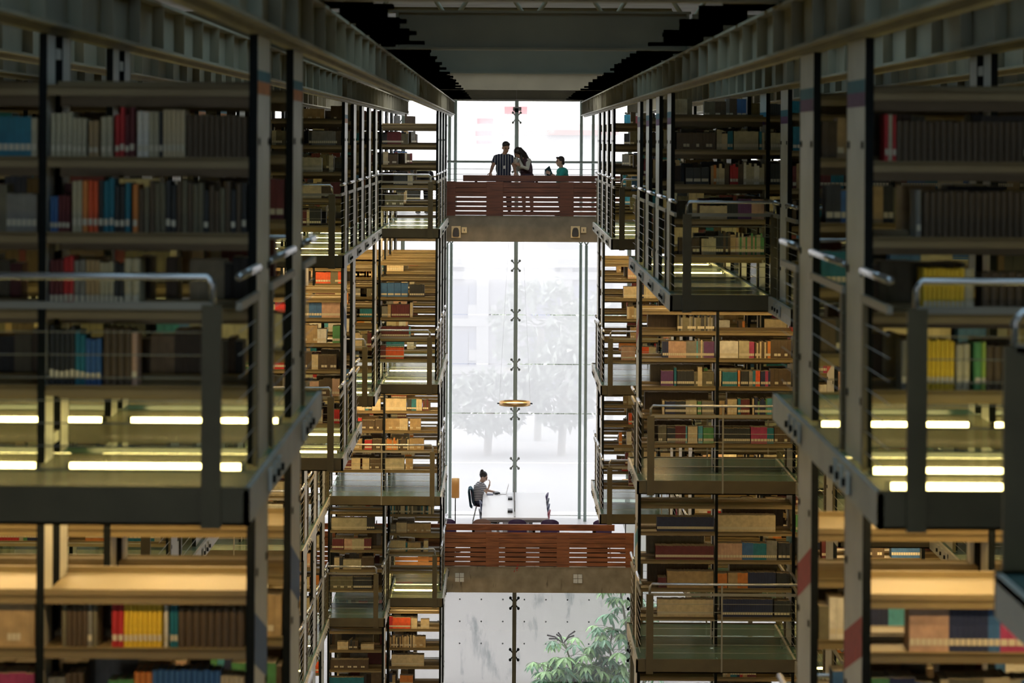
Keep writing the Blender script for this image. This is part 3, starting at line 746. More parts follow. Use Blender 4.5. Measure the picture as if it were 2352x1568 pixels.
def rod(x, d, z0, z1, label, clevis):
    t = thing('tension_rod', (x, d, z0), label, 'rod', 'tension rods in front of the window')
    MB().tube([(0,0,0),(0,0,z1-z0-(.42 if clevis else 0))], .042, 10).obj('rod', M['mullion'], t, smooth=True)
    if clevis:
        h = z1-z0; m = MB()
        for s in (-1, 1): m.tube([(0,0,h-.42),(s*.07,0,h-.3),(s*.07,0,h-.22),(s*.03,0,h-.08)], .02, 6)
        m.obj('fork_end', M['mullion'], t, smooth=True)
        MB().box(-.12, .12, -.03, .03, h-.16, h).obj('anchor_plate', M['mullion'], t)
for x, d, w_ in ((-1.5, 62.3, 'front left'), (-1.4, 62.75, 'rear left'), (1.96, 62.75, 'rear right'), (2.09, 62.3, 'front right')):
    rod(x, d, -9.84, -2.3, f"{w_} green grey tension rod between the two bridges", True)
for x, d, w_, r_ in ((-1.42, 60.9, 'outer left', .04), (-1.27, 60.9, 'inner left', .05), (1.9, 60.9, 'inner right', .05), (2.2, 60.9, 'outer right', .04)):
    rod(x, d, -1.78, 2.9, f"{w_} steel rod rising from the upper bridge to the roof", False)

# ------------------------------------------------------------------ ring lamp
c = at(1182.5, 926, 59.0)
t = thing('ring_pendant_lamp', c, 'lit brass ring pendant lamp hanging before the tall window', 'lamp')
def band(r0, r1, z0, z1, n=64):
    m = MB()
    for i in range(n):
        a = 2*math.pi*i/n; ca, sa = math.cos(a), math.sin(a)
        m.v += [(r0*ca,r0*sa,z0),(r1*ca,r1*sa,z0),(r1*ca,r1*sa,z1),(r0*ca,r0*sa,z1)]
    for i in range(n):
        b, e = i*4, ((i+1) % n)*4
        for k in range(4): m.f.append((b+k, b+(k+1) % 4, e+(k+1) % 4, e+k)); m.m.append(0)
    return m
brass = mat('brass_ring', (.55,.34,.14), .3, .7)
band(.375, .385, -.045, .045).obj('ring_band', brass, t, smooth=True)
band(.345, .373, -.04, -.02).obj('light_strip', mat('warm_light_strip', (1,.8,.5), .5, emit=(1,.75,.42), estr=5), t)
for a in (R(185), R(-5), R(90)):
    MB().tube([(.38*math.cos(a),.38*math.sin(a),.04),(.02*math.cos(a),.02*math.sin(a),6.9),(0,0,7.15)], .0014, 4).obj('suspension_wire', M['cable'], t)
    MB().tube([(.385*math.cos(a),.385*math.sin(a),0),(.43*math.cos(a),.43*math.sin(a),0)], .016, 8).obj('wire_knob', M['black'], t)
# wires end at a small ceiling rose under the roof
MB().tube([(0,0,7.1),(0,0,7.2)], .05, 12).obj('ceiling_rose', M['black'], t)
MB().tube([(0,0,7.2),(0,0,9.3)], .006, 6).obj('drop_cable', M['cable'], t)

# ------------------------------------------------------------------ reading table, chairs, lamps
F3 = FL[3] + .012
t = thing('reading_table', (.265, 60.2, F3), 'large white reading table behind the lower balustrade', 'table')
MB().box(-.8, .8, -2.1, 2.1, .69, .74).obj('tabletop', M['white'], t, bevel=.006)
MB().box(-.74, .74, -2.04, 2.04, .62, .69).obj('apron', M['cable'], t)
for x in (-.22, .28):
    for y in (-1.7, 1.7): MB().box(x-.07, x+.07, y-.05, y+.05, 0, .62).obj('leg', M['white'], t)
MB().box(-.02, .02, -2.0, 2.0, .74, .755).obj('cable_channel', M['cable'], t)
sc = MB(); sc.quad([(0,-1.2,.755),(0,2.0,.755),(0,2.0,1.02),(0,-1.2,1.02)]); sc.obj('clear_divider', M['glass_clear'], t)
for y in (-1.2, .4, 2.0): MB().tube([(0,y,.75),(0,y,1.03)], .012, 8).obj('divider_post', M['cable'], t)
MB().box(-.17, -.05, -1.35, -1.05, .745, .80).obj('power_box', M['darkhorn'], t)
MB().box(-.16, -.05, .75, 1.0, .745, .79).obj('power_box', M['darkhorn'], t)

def shell(w, h0, h1, d, mi=0):
    "moulded chair shell: curved seat running up into a rounded back; faces +Y at the seat front"
    prof = [(.22,.44),(.12,.43),(0,.425),(-.12,.43),(-.19,.46),(-.225,.53),(-.24,.64),(-.255,.76),(-.27,h1)]
    m = MB(); n = 9
    for off in (0, .014):
        for (y, z) in prof:
            for i in range(n):
                u = -1+2*i/(n-1)
                k = 1.0 if z < .6 else (1-.10*max(0,(z-.6)/(h1-.6)))
                drop = .07*(abs(u)**3) if z == h1 else 0
                m.v.append((u*w/2*k, y+(.05*u*u if z > .5 else 0)-off*(1 if z > .5 else 0), z+(.03*u*u if z < .5 else 0)-drop-off*(1 if z <= .5 else 0)))
    P = len(prof)
    for o_ in (0, 1):
        for r in range(P-1):
            for i in range(n-1):
                a = o_*P*n+r*n+i; q = (a, a+1, a+1+n, a+n); m.f.append(q if o_ == 0 else q[::-1]); m.m.append(0)
    rim = [i for i in range(n)] + [r*n+n-1 for r in range(1,P)] + [(P-1)*n+i for i in range(n-2,-1,-1)] + [r*n for r in range(P-2,0,-1)]
    for i in range(len(rim)):
        a, b = rim[i], rim[(i+1) % len(rim)]; m.f.append((b, a, a+P*n, b+P*n)); m.m.append(0)
    return m
CH = {}
def chair(x, y, rz, colname, col, label, h1=.86):
    t = thing('chair', (x, y, F3), label, 'chair', 'reading chairs on the lower bridge'); t.rotation_euler.z = rz
    key = (colname, h1)
    if key not in CH: CH[key] = shell(.46, .44, h1, .4).mesh('seat_shell', mat('chair_shell_'+colname, col, .45), True)
    link('seat_shell', CH[key], t)
    for sx in (-1, 1):
        for sy, ty in ((.16, .22), (-.12, -.22)):
            link('leg', CH.setdefault(('leg', sx, sy), MB().tube([(sx*.17, sy, .425), (sx*.21, ty, 0)], .011, 8).mesh('chair_leg', M['cable'], True)), t)
    return t
PUR, TAN, DK = (.06,.03,.12), (.33,.2,.16), (.03,.035,.06)
for x, cn, col, w_ in ((1026,'purple',PUR,'first, tucked beside the floor lamp'), (1107,'tan',TAN,'second from the floor lamp, tan'), (1188,'purple',PUR,'third from the floor lamp'), (1263,'purple',PUR,'fourth from the floor lamp'), (1383,'purple',PUR,'fifth, below the right stack')):
    chair(X(x, 1195, 56.9), 57.1, 0, cn, col, f"{cn} chair back peeking over the lower balustrade, {w_}", .905)
for i, y in enumerate((58.6, 59.55, 60.5, 61.45)):
    chair(.86, y, R(90), ['red','navy','black','purple'][i], [(.3,.03,.06),(.02,.03,.1),DK,PUR][i], f"{['red','navy','black','purple'][i]} chair pushed in along the window-lit right side of the table")
for i, y in enumerate((58.7, 60.1)):
    chair(-.33, y, R(-90), ['black','navy'][i], [DK,(.02,.03,.1)][i], f"{['black','navy'][i]} empty chair at the side of the table, in front of the reading girl")
chair(-.58, 62.0, R(-90), 'maroon', (.1,.02,.05), 'maroon chair the girl in the striped top sits on')

shade = bpy.data.materials.new('lamp_shade_fabric'); shade.use_nodes = True; nt = shade.node_tree
b = nt.nodes['Principled BSDF']; b.inputs['Base Color'].default_value = (.75,.48,.2,1); b.inputs['Roughness'].default_value = .8
tl = nt.nodes.new('ShaderNodeBsdfTranslucent'); tl.inputs['Color'].default_value = (.85,.55,.24,1)
mx = nt.nodes.new('ShaderNodeMixShader'); mx.inputs[0].default_value = .6
nt.links.new(b.outputs[0], mx.inputs[1]); nt.links.new(tl.outputs[0], mx.inputs[2]); nt.links.new(mx.outputs[0], nt.nodes['Material Output'].inputs['Surface'])
for px, w_ in ((1046, 'beside the left tension rods'), (1437, 'seen behind the far right stack')):
    x = X(px, 1150, 57.6)
    t = thing('floor_lamp', (x, 57.6, F3), f"slim floor lamp with tan cylinder shade {w_}", 'lamp')
    m = MB(); n = 24
    for i in range(n):
        a = 2*math.pi*i/n; m.v += [(.092*math.cos(a), .092*math.sin(a), 1.29), (.092*math.cos(a), .092*math.sin(a), 1.745)]
    for i in range(n): j = (i+1) % n; m.f.append((2*i, 2*j, 2*j+1, 2*i+1)); m.m.append(0)
    m.obj('lamp_shade', shade, t, smooth=True)
    MB().tube([(0,0,.02),(0,0,1.72)], .012, 8).obj('pole', M['black'], t, smooth=True)
    MB().tube([(0,0,0),(0,0,.025)], .13, 24).obj('base', M['black'], t)
    MB().box(-.09,.09,-.006,.006,1.715,1.725).obj('shade_spider', M['black'], t)
TT = F3 + .7405
def small(name, x, y, dx, dy, dz, m, label, cat, rz=0):
    o = MB().box(-dx/2, dx/2, -dy/2, dy/2, 0, dz).obj(name, m, None, (x, y, TT), bevel=min(dz*.3, .004)); o.rotation_euler.z = rz
    return tag(o, label, cat)
small('pencil_case', -.19, 62.0, .13, .22, .05, M['darkhorn'], 'dark pencil case on the table in front of the girl', 'pencil case', .3)
small('notebook', -.36, 61.85, .16, .22, .012, mat('navy_cover', (.03,.05,.16), .5), 'thin navy notebook by the girl\'s elbow', 'notebook', .1)
lp = thing('laptop', (-.06, 62.05, TT), 'open white laptop turned edge on at the far end of the table', 'laptop')
MB().box(-.12, .12, -.15, .15, 0, .014).obj('keyboard_base', M['white'], lp)
o = MB().box(-.006, .006, -.15, .15, 0, .23).obj('screen', M['white'], lp, (.12, 0, .014)); o.rotation_euler.y = R(15)

# ------------------------------------------------------------------ garden, buildings beyond
def wallmat():
    m = bpy.data.materials.new('garden_wall_concrete'); m.use_nodes = True; nt = m.node_tree; b = nt.nodes['Principled BSDF']
    tc = nt.nodes.new('ShaderNodeTexCoord'); mp = nt.nodes.new('ShaderNodeMapping'); mp.inputs['Scale'].default_value = (1.3, 1, .42)
    n = nt.nodes.new('ShaderNodeTexNoise'); n.inputs['Scale'].default_value = 1.1; n.inputs['Detail'].default_value = 7; n.inputs['Roughness'].default_value = .62
    r = nt.nodes.new('ShaderNodeValToRGB'); e = r.color_ramp.elements
    e[0].position = .36; e[0].color = (.42,.45,.48,1); e[1].position = .45; e[1].color = (.78,.765,.78,1); e.new(.8).color = (.84,.83,.84,1)
    nt.links.new(tc.outputs['Object'], mp.inputs[0]); nt.links.new(mp.outputs[0], n.inputs['Vector']); nt.links.new(n.outputs['Fac'], r.inputs[0])
    nt.links.new(r.outputs[0], b.inputs['Base Color']); b.inputs['Roughness'].default_value = .9
    return m
M['outwall'] = wallmat(); WD = 67.4
gw = struct(MB().box(-14, 14, 0, .4, 0, 4.75).obj('garden_wall', M['outwall'], None, (0, WD, GROUND)), 'pale concrete garden wall with rows of tie holes')
th = MB(); jn = MB()
for i in range(-8, 10):
    for j in range(0, 4):
        x, z = -1.21+.6*i, (-12.82-.614*(j-1)) - GROUND
        n = 8; b = len(th.v)
        th.v += [(x+.024*math.cos(2*math.pi*q/n), -.004, z+.024*math.sin(2*math.pi*q/n)) for q in range(n)]; th.f.append(tuple(range(b+n-1, b-1, -1))); th.m.append(0)
th.obj('tie_holes', M['black'], gw)['kind'] = 'stuff'
struct(MB().box(-14, 14, 60.9, WD, GROUND-.2, GROUND).obj('ground', mat('court_gravel', (.62,.62,.6), .9, noise=.2)), 'pale ground of the sunken garden')
struct(MB().box(-60, 60, WD+.4, 200, -10.7, -10.45).obj('street', mat('pale_paving', (.38,.38,.38), .9, noise=.08)), 'pale paving outside the library')

LEAFM = [mat('leaf_bright_green', (.24,.44,.17), .45, noise=.35, nscale=5), mat('leaf_deep_green', (.11,.27,.15), .4, noise=.35, nscale=5)]
def leaflet(m, o, d, up, L, w, mi):
    d = d.normalized(); s = d.cross(up).normalized(); n = s.cross(d)
    a = o; pts = []
    for f, ww, dr in ((.0,.08,0),(.3,.75,.03),(.6,1,-.02),(.85,.6,-.14),(1,.05,-.26)):
        c = o + d*L*f + Vector((0,0,dr*L)); pts.append((c - s*w*ww/2 + n*.012*ww, c, c + s*w*ww/2 + n*.012*ww))
    b = len(m.v)
    for p in pts: m.v += [tuple(q) for q in p]
    for i in range(4):
        for k in range(2): m.f.append((b+i*3+k, b+i*3+k+1, b+i*3+k+4, b+i*3+k+3)); m.m.append(mi)
def umbrella_plant(name, base, stems, label):
    t = thing(name, base, label, 'tree')
    tr = MB(); fo = MB(); rr = random.Random(len(label))
    for stem in stems:
        pts = [Vector(p) for p in stem]
        tr.tube(pts, [.05 - .03*i/(len(pts)-1) for i in range(len(pts))], 7)
        L = [(pts[i], pts[i+1]) for i in range(len(pts)-1)]
        n = 34
        for i in range(n):
            f = .25 + .75*i/(n-1); f2 = f*(len(L)); k = min(int(f2), len(L)-1); p = L[k][0].lerp(L[k][1], f2-k)
            a = rr.uniform(0, 6.283); ln = rr.uniform(.3, .75)*(1.15-.4*f)
            dirv = Vector((math.cos(a), math.sin(a)*.7, rr.uniform(-.1, .6))).normalized(); tip = p + dirv*ln
            tr.tube([p, p+dirv*ln*.5+Vector((0,0,.04)), tip], .006, 4, cap=False)
            nl = rr.choice([7, 8, 9]); mi = 0 if rr.random() < .5 else 1; sz = rr.uniform(.24, .4)
            for q in range(nl):
                b_ = 6.283*q/nl + a
                leaflet(fo, tip, Vector((math.cos(b_), math.sin(b_), rr.uniform(-.75, -.25))), Vector((0,0,1)), sz*rr.uniform(.8,1.1), sz*.33, mi)
    tr.obj('trunk', mat('grey_green_bark', (.18,.19,.13), .8), t, smooth=True)
    fo.obj('foliage', LEAFM, t)
    return t, tr
GD = 64.6
def loc(px, py, base): p = at(px, py, GD); return (p.x-base.x, 0, p.z-base.z)
base = at(1450, 1568, GD); base.z = GROUND
umbrella_plant('leafy_tree', base, [[(0,0,0), loc(1448,1560,base), loc(1442,1460,base), loc(1432,1400,base), loc(1424,1350,base), loc(1420,1310,base)],
    [(0,.1,0), loc(1415,1560,base), loc(1400,1490,base), loc(1408,1440,base)], [(0.2,.3,0), loc(1480,1560,base), loc(1475,1450,base), loc(1480,1380,base)]], 'tall leafy tree rising against the garden wall, right of the garden window')
base = at(1320, 1568, GD-.4); base.z = GROUND
t, _ = umbrella_plant('leafy_tree', base, [[(0,0,0), loc(1322,1568,base), loc(1316,1530,base), loc(1296,1470,base)], [(.1,0,0), loc(1330,1560,base), loc(1345,1530,base)],
    [(-.2,.1,0), loc(1290,1568,base), loc(1262,1520,base)], [(.4,.1,0), loc(1372,1568,base), loc(1385,1545,base)]], 'lower bushy tree with dark flower spikes before the garden wall')
sp = MB()
for e in ((1256,1451),(1260,1459),(1281,1445),(1277,1449),(1320,1442),(1318,1452)):
    a = Vector(loc(1293,1470,base)); e = Vector(loc(*e, base)); mid = (a+e)/2 + Vector((0,0,.06)); sp.tube([a, mid, e], [.012,.02,.024], 6)
sp.obj('flower_spikes', mat('dark_flower_spike', (.05,.04,.05), .8), t)

fac = mat('pale_facade', (.27,.27,.29), .9, noise=.06); facw = mat('facade_window', (.20,.21,.26), .4); bandm = mat('white_facade_band', (.36,.36,.36), .9)
BDp = 100.0; s_ = F/BDp
t = thing('building', (0, BDp, -10.45), 'pale apartment building standing beyond the tall window', 'building')
top = at(1180, 613, BDp).z + 10.45
MB().box(-16, 16, 0, 8, 0, top).obj('wall', fac, t)
MB().box(-16.2, 16.2, -.25, 8, top, top+.35).obj('roof_edge', bandm, t)
for y_ in (632, 740, 850, 960, 1065):
    z = at(1180, y_, BDp).z+10.45; MB().box(-16, 16, -.14, 0, z-.16, z+.16).obj('floor_band', bandm, t)
for px in (960, 1108, 1300, 1420):
    x = X(px, 800, BDp); MB().box(x-.25, x+.25, -.12, 0, 0, top).obj('pilaster', bandm, t)
for px0, px1 in ((1020, 1075), (1077, 1108), (1220, 1290), (1315, 1390)):
    for y0, y1 in ((655, 735), (760, 842), (870, 950), (975, 1055)):
        a, e = at(px0, y0, BDp), at(px1, y1, BDp)
        f = MB().box(a.x, e.x, -.05, 0, e.z+10.45, a.z+10.45).obj('window', facw, t)
for px0, px1, y0, y1 in ((1075,1108,700,735),(1128,1141,700,733),(1077,1107,803,828),(1265,1305,702,724)):
    a, e = at(px0, y0, BDp-.1), at(px1, y1, BDp-.1); MB().box(a.x, e.x, -.1, -.06, e.z+10.45, a.z+10.45).obj('pale_window', bandm, t)  # paler panes in the colour of the facade bands
crown_m = [mat('far_leaf', (.40,.44,.38), .8), mat('far_leaf_dark', (.34,.38,.34), .8)]
def far_tree(px, d, rad, z0, z1, label, seed):
    x = X(px, 900, d); t = thing('tree', (x, d, -10.45), label, 'tree', 'trees outside the tall window'); rr = random.Random(seed); m = MB()
    MB().tube([(0,0,0),(0.1,0,(z0+z1)/2+10.45)], .13, 8).obj('trunk', mat('far_bark', (.34,.33,.3), .9), t)
    for i in range(900):
        u = Vector((rr.gauss(0,1), rr.gauss(0,1), rr.gauss(0,1))).normalized()*rr.uniform(.5,1)**.5
        c = Vector((u.x*rad, u.y*rad, (z0+z1)/2+10.45+u.z*(z1-z0)/2)); a = Vector((rr.gauss(0,1), rr.gauss(0,1), rr.gauss(0,1))).normalized(); b = a.cross(Vector((.3,.5,.8))).normalized()
        k = rr.uniform(.09, .2); m.quad([c-a*k*1.5, c-b*k*.6, c+a*k*1.5, c+b*k*.6], rr.choice([0,1]))
    m.obj('crown', crown_m, t)
far_tree(1235, 84, 1.7, -8.6, -4.6, 'tall feathery tree outside, right of the central mullion', 1)
far_tree(1290, 80, 1.3, -9.6, -6.6, 'rounder tree outside, behind the right half of the table', 2)
far_tree(1120, 80, 1.5, -9.8, -7.6, 'low tree outside, behind the girl at the table', 3)
far_tree(1400, 88, 1.6, -9.4, -5.4, 'tree outside half hidden by the far right stack', 4)
d = 140.0
t = thing('building', (0, d, -10.45), 'far white building with red panels seen through the upper window', 'building')
MB().box(X(1000,300,d), X(1140,300,d), 0, 6, 0, at(1100,262,d).z+10.45).obj('wall', bandm, t)
for x0,x1,y0,y1 in ((1096,1133,272,284),(1092,1130,300,312),(1094,1130,322,330)):
    a, e = at(x0,y0,d), at(x1,y1,d); MB().box(a.x, e.x, -.15, 0, e.z+10.45, a.z+10.45).obj('red_panel', mat('red_panel', (.3,.03,.045), .6), t)
t = thing('building', (0, d+5, -10.45), 'far white building with a pitched roof seen through the upper window', 'building')
MB().box(X(1150,300,d), X(1420,300,d), 0, 6, 0, at(1200,297,d).z+10.45).obj('wall', bandm, t)
rf = MB(); za, zb = at(1200,297,d).z+10.45, at(1200,282,d).z+10.45
rf.v = [(X(1145,300,d),-.6,za),(X(1430,300,d),-.6,za),(X(1420,300,d),2.5,zb),(X(1165,300,d),2.5,zb),(X(1145,300,d),-.6,za-.3),(X(1430,300,d),-.6,za-.3),(X(1430,300,d),5,za-.3),(X(1145,300,d),5,za-.3)]
rf.f = [(0,1,2,3),(4,5,1,0),(1,5,6,2),(4,0,3,7),(3,2,6,7),(7,6,5,4)]; rf.m = [0]*6
rf.obj('roof', mat('red_tiles', (.3,.13,.12), .8), t)
a, e = at(1158,243,d), at(1212,262,d)
sb = thing('sign_board', ((a.x+e.x)/2, d+2, za-10.45), 'pale red board on a post above the far roof', 'sign')
MB().box(a.x-(a.x+e.x)/2, e.x-(a.x+e.x)/2, -.05, .05, e.z-za+10.45, a.z-za+10.45).obj('board', mat('faded_red_board', (.33,.06,.07), .7), sb)
MB().box(-.1, .1, -.05, .05, -(za-10.45)-10.5, e.z-za+10.45).obj('post', M['cable'], sb)

# ------------------------------------------------------------------ people
SKIN = mat('skin', (.42,.25,.17), .55); SKIN2 = mat('skin_fair', (.55,.37,.28), .55)
HAIR = mat('dark_hair', (.018,.014,.014), .5, noise=.4, nscale=20)
def ell(m, c, r, n=12, rot=None):
    b = len(m.v); c = Vector(c)
    for i in range(n+1):
        th = math.pi*i/n
        for j in range(2*n):
            ph = math.pi*j/n; p = Vector((r[0]*math.sin(th)*math.cos(ph), r[1]*math.sin(th)*math.sin(ph), r[2]*math.cos(th)))
            if rot: p = rot @ p
            m.v.append(tuple(c+p))
    for i in range(n):
        for j in range(2*n):
            a = b+i*2*n+j; e = b+i*2*n+(j+1) % (2*n); m.f.append((a, a+2*n, e+2*n, e)); m.m.append(0)
    return m
def fuse(m, name, material, parent, voxel=.008, smooth=4):
    o = m.obj(name, material, parent, smooth=True)
    bm = bmesh.new(); bm.from_mesh(o.data); bmesh.ops.remove_doubles(bm, verts=bm.verts, dist=1e-6); bmesh.ops.recalc_face_normals(bm, faces=bm.faces); bm.to_mesh(o.data); bm.free()
    r = o.modifiers.new('skin', 'REMESH'); r.mode = 'VOXEL'; r.voxel_size = voxel; r.use_smooth_shade = True
    s = o.modifiers.new('soft', 'SMOOTH'); s.iterations = smooth; s.factor = .5
    return o
V = Vector
def hand(m, w, d, nrm, curl=.5, side=1, k=1.0):
    "palm, four fingers of unequal length with bends, thumb leaving the side of the palm"
    d = V(d).normalized(); nrm = V(nrm); nrm = (nrm - d*nrm.dot(d)).normalized(); s = d.cross(nrm)*side; w = V(w)
    for u in (-.026, -.009, .009, .026):
        m.tube([w - d*.01*k + s*u*.6*k, w + d*.045*k + s*u*k, w + d*.085*k + s*u*1.05*k], [.015*k,.014*k,.0115*k], 8)
    for u, L in ((-.031,.064),(-.0105,.078),(.0105,.084),(.031,.074)):
        p = w + d*.082*k + s*u*1.05*k; a1 = curl*.7; a2 = curl*1.5
        q = p + (d*math.cos(a1) - nrm*math.sin(a1))*L*.5*k + s*u*.12; r_ = q + (d*math.cos(a2) - nrm*math.sin(a2))*L*.5*k
        m.tube([p, q, r_], [.0098*k,.009*k,.0074*k], 8)
    p = w + d*.02*k + s*.028*k
    m.tube([p, p + (d*.6+s*.8)*.038*k - nrm*.008, p + (d*1.0+s*.75-nrm*curl*.5)*.062*k], [.0125*k,.011*k,.0085*k], 8)
def head(m, c, f, k=1.0):
    "skull, jaw, nose, ears, neck joint; f is the facing direction"
    f = V(f).normalized(); up = V((0,0,1)); r_ = f.cross(up).normalized(); up = r_.cross(f)
    Rm = Matrix((r_, f, up)).transposed(); c = V(c); P = lambda x, y, z: c + Rm @ V((x*k, y*k, z*k))
    ell(m, P(0,-.012,.03), (.074*k,.092*k,.088*k), 12, Rm); ell(m, P(0,.02,-.035), (.058*k,.068*k,.078*k), 12, Rm); ell(m, P(0,.055,-.085), (.03*k,.026*k,.024*k), 8, Rm)
    m.tube([P(0,.085,.015), P(0,.102,-.018), P(0,.098,-.032)], [.009*k,.014*k,.013*k], 8)
    m.tube([P(-.02,.082,-.058), P(0,.09,-.056), P(.02,.082,-.058)], [.006*k,.010*k,.006*k], 8)
    m.tube([P(-.045,.078,.03), P(0,.088,.026), P(.045,.078,.03)], [.008*k,.009*k,.008*k], 8)
    for s in (-1, 1): ell(m, P(s*.074,-.005,-.008), (.012*k,.02*k,.032*k), 6, Rm)
    return P, Rm
def face(P, k, parent):
    for s in (-1, 1):
        e = MB(); ell(e, P(s*.031,.079,.008), (.0105*k,)*3, 8); o = e.obj('eye', mat('eye_dark', (.03,.025,.02), .2), parent, smooth=True)
        MB().tube([P(s*.014,.088,.03), P(s*.035,.086,.036), P(s*.052,.074,.03)], .0045*k, 6).obj('eyebrow', HAIR, parent)
    MB().tube([P(-.022,.086,-.057), P(0,.0935,-.055), P(.022,.086,-.057)], .0045*k, 6).obj('mouth', mat('lips', (.3,.1,.09), .5), parent)
def stripes(name, dark, light, axis, period, duty, offset=0):
    m = bpy.data.materials.new(name); m.use_nodes = True; nt = m.node_tree; b = nt.nodes['Principled BSDF']; b.inputs['Roughness'].default_value = .8
    tc = nt.nodes.new('ShaderNodeTexCoord'); sx = nt.nodes.new('ShaderNodeSeparateXYZ'); nt.links.new(tc.outputs['Object'], sx.inputs[0])
    ml = nt.nodes.new('ShaderNodeMath'); ml.operation = 'MULTIPLY_ADD'; ml.inputs[1].default_value = 1/period; ml.inputs[2].default_value = 10.0+offset
    fr = nt.nodes.new('ShaderNodeMath'); fr.operation = 'FRACT'; gt = nt.nodes.new('ShaderNodeMath'); gt.operation = 'GREATER_THAN'; gt.inputs[1].default_value = 1-duty
    mix = nt.nodes.new('ShaderNodeMix'); mix.data_type = 'RGBA'; mix.inputs['A'].default_value = (*dark,1); mix.inputs['B'].default_value = (*light,1)
    nt.links.new(sx.outputs[axis], ml.inputs[0]); nt.links.new(ml.outputs[0], fr.inputs[0]); nt.links.new(fr.outputs[0], gt.inputs[0]); nt.links.new(gt.outputs[0], mix.inputs['Factor']); nt.links.new(mix.outputs['Result'], b.inputs['Base Color'])
    return m
def limb(m, pts, rs): m.tube([V(p) for p in pts], rs, 10)
def subdiv(pts, rs):
    return pts, rs
def legs(body, trousers, shoes, hips, knees, ankles, toedir, rt=(.085,.058,.045), tr=.014):
    for h, k, a in zip(hips, knees, ankles):
        limb(body, [h, k, a], [rt[0], rt[1], rt[2]*.85]); td = V(toedir).normalized()
        body.tube([V(a)+V((0,0,-.03)), V(a)+td*.07+V((0,0,-.045)), V(a)+td*.15+V((0,0,-.055))], [.04,.036,.026], 8)
        limb(trousers, [h, k, V(a)+V((0,0,.02))], [rt[0]+tr, rt[1]+tr, rt[2]+tr])
        s = MB(); s.tube([V(a)-td*.06+V((0,0,-.035)), V(a)+td*.02+V((0,0,-.03)), V(a)+td*.1+V((0,0,-.04)), V(a)+td*.185+V((0,0,-.05))], [.042,.052,.045,.032], 10); shoes.append(s)

ZF = FL[0] + .0
# --- man in the striped shirt, leaning on the balustrade
t = thing('person', (0, 56.55, ZF), 'person in a dark shirt with white vertical stripes leaning on the upper balustrade', 'person')
b = MB(); tr = MB(); sh = []
pel, che, nk, hd = V((-.05,.02,.93)), V((-.055,-.06,1.28)), V((-.03,-.10,1.43)), V((.0,-.16,1.575))
fd = V((.30,-.85,-.38))
limb(b, [pel, (pel+che)/2, che], [.12,.11,.12]); limb(b, [che, che+V((0,-.0,.10)), nk, hd-V((0,0,.05))], [.11,.085,.055,.05])
P, Rm = head(b, hd, fd, 1.1); shl, shr = V((-.225,-.06,1.345)), V((.12,-.07,1.345))
ell_, elr = V((-.31,-.22,1.13)), V((.20,-.18,1.13)); wl, wr_ = V((-.355,-.56,.985)), V((.225,-.56,.985))
limb(b, [che+V((0,0,.06)), shl, ell_, wl], [.06,.056,.042,.028]); limb(b, [che+V((0,0,.06)), shr, elr, wr_], [.06,.056,.042,.028])
hand(b, wl, (0,-.9,-.35), (0,-.3,1), .7, 1); hand(b, wr_, (0,-.9,-.35), (0,-.3,1), .7, -1)
legs(b, tr, sh, [V((-.14,.03,.9)), V((.04,.03,.9))], [V((-.16,0,.49)), V((.07,.02,.49))], [V((-.18,.1,.085)), V((.09,.1,.085))], (0,-1,0))
ell(tr, pel, (.175,.125,.13))
fuse(b, 'body', SKIN, t, .007); fuse(tr, 'trousers', mat('dark_trousers', (.02,.022,.035), .8), t, .012)
for s in sh: s.obj('shoe', M['black'], t, smooth=True)
s = MB(); ell(s, (che+pel)/2+V((0,-.02,.0)), (.185,.125,.26)); ell(s, che+V((0,-.015,.03)), (.195,.15,.13)); ell(s, che+V((0,-.03,-.05)), (.16,.13,.16)); ell(s, pel+V((0,0,-.02)), (.18,.135,.14))
limb(s, [che+V((-.08,0,.09)), shl, (shl*.35+ell_*.65)], [.075,.075,.066]); limb(s, [che+V((.08,0,.09)), shr, (shr*.35+elr*.65)], [.075,.075,.066])
s.tube([nk+V((0,.02,-.06)), nk+V((0,.02,-.005))], [.075,.066], 12)
fuse(s, 'striped_shirt', stripes('striped_shirt', (.012,.02,.05), (.5,.53,.5), 'X', .062, .2), t, .011, 2)
hm = MB(); ell(hm, P(0,-.022,.055), (.09,.101,.086), 12, Rm); hm.tube([P(-.05,.05,.10), P(0,.06,.115), P(.05,.05,.10)], .03, 8)
fuse(hm, 'hair', HAIR, t, .009); face(P, 1.1, t)
bd = MB(); bd.box(-.027,.027,-.003,.003,-.075,.0); o = bd.obj('badge', mat('white_badge', (.7,.7,.68), .4), t, (-.03,-.20,1.16))
MB().tube([nk+V((-.05,-.02,-.03)), V((-.045,-.21,1.24)), V((-.03,-.2,1.16)), V((-.015,-.21,1.24)), nk+V((.05,-.02,-.03))], .004, 5).obj('lanyard', M['darkhorn'], t)

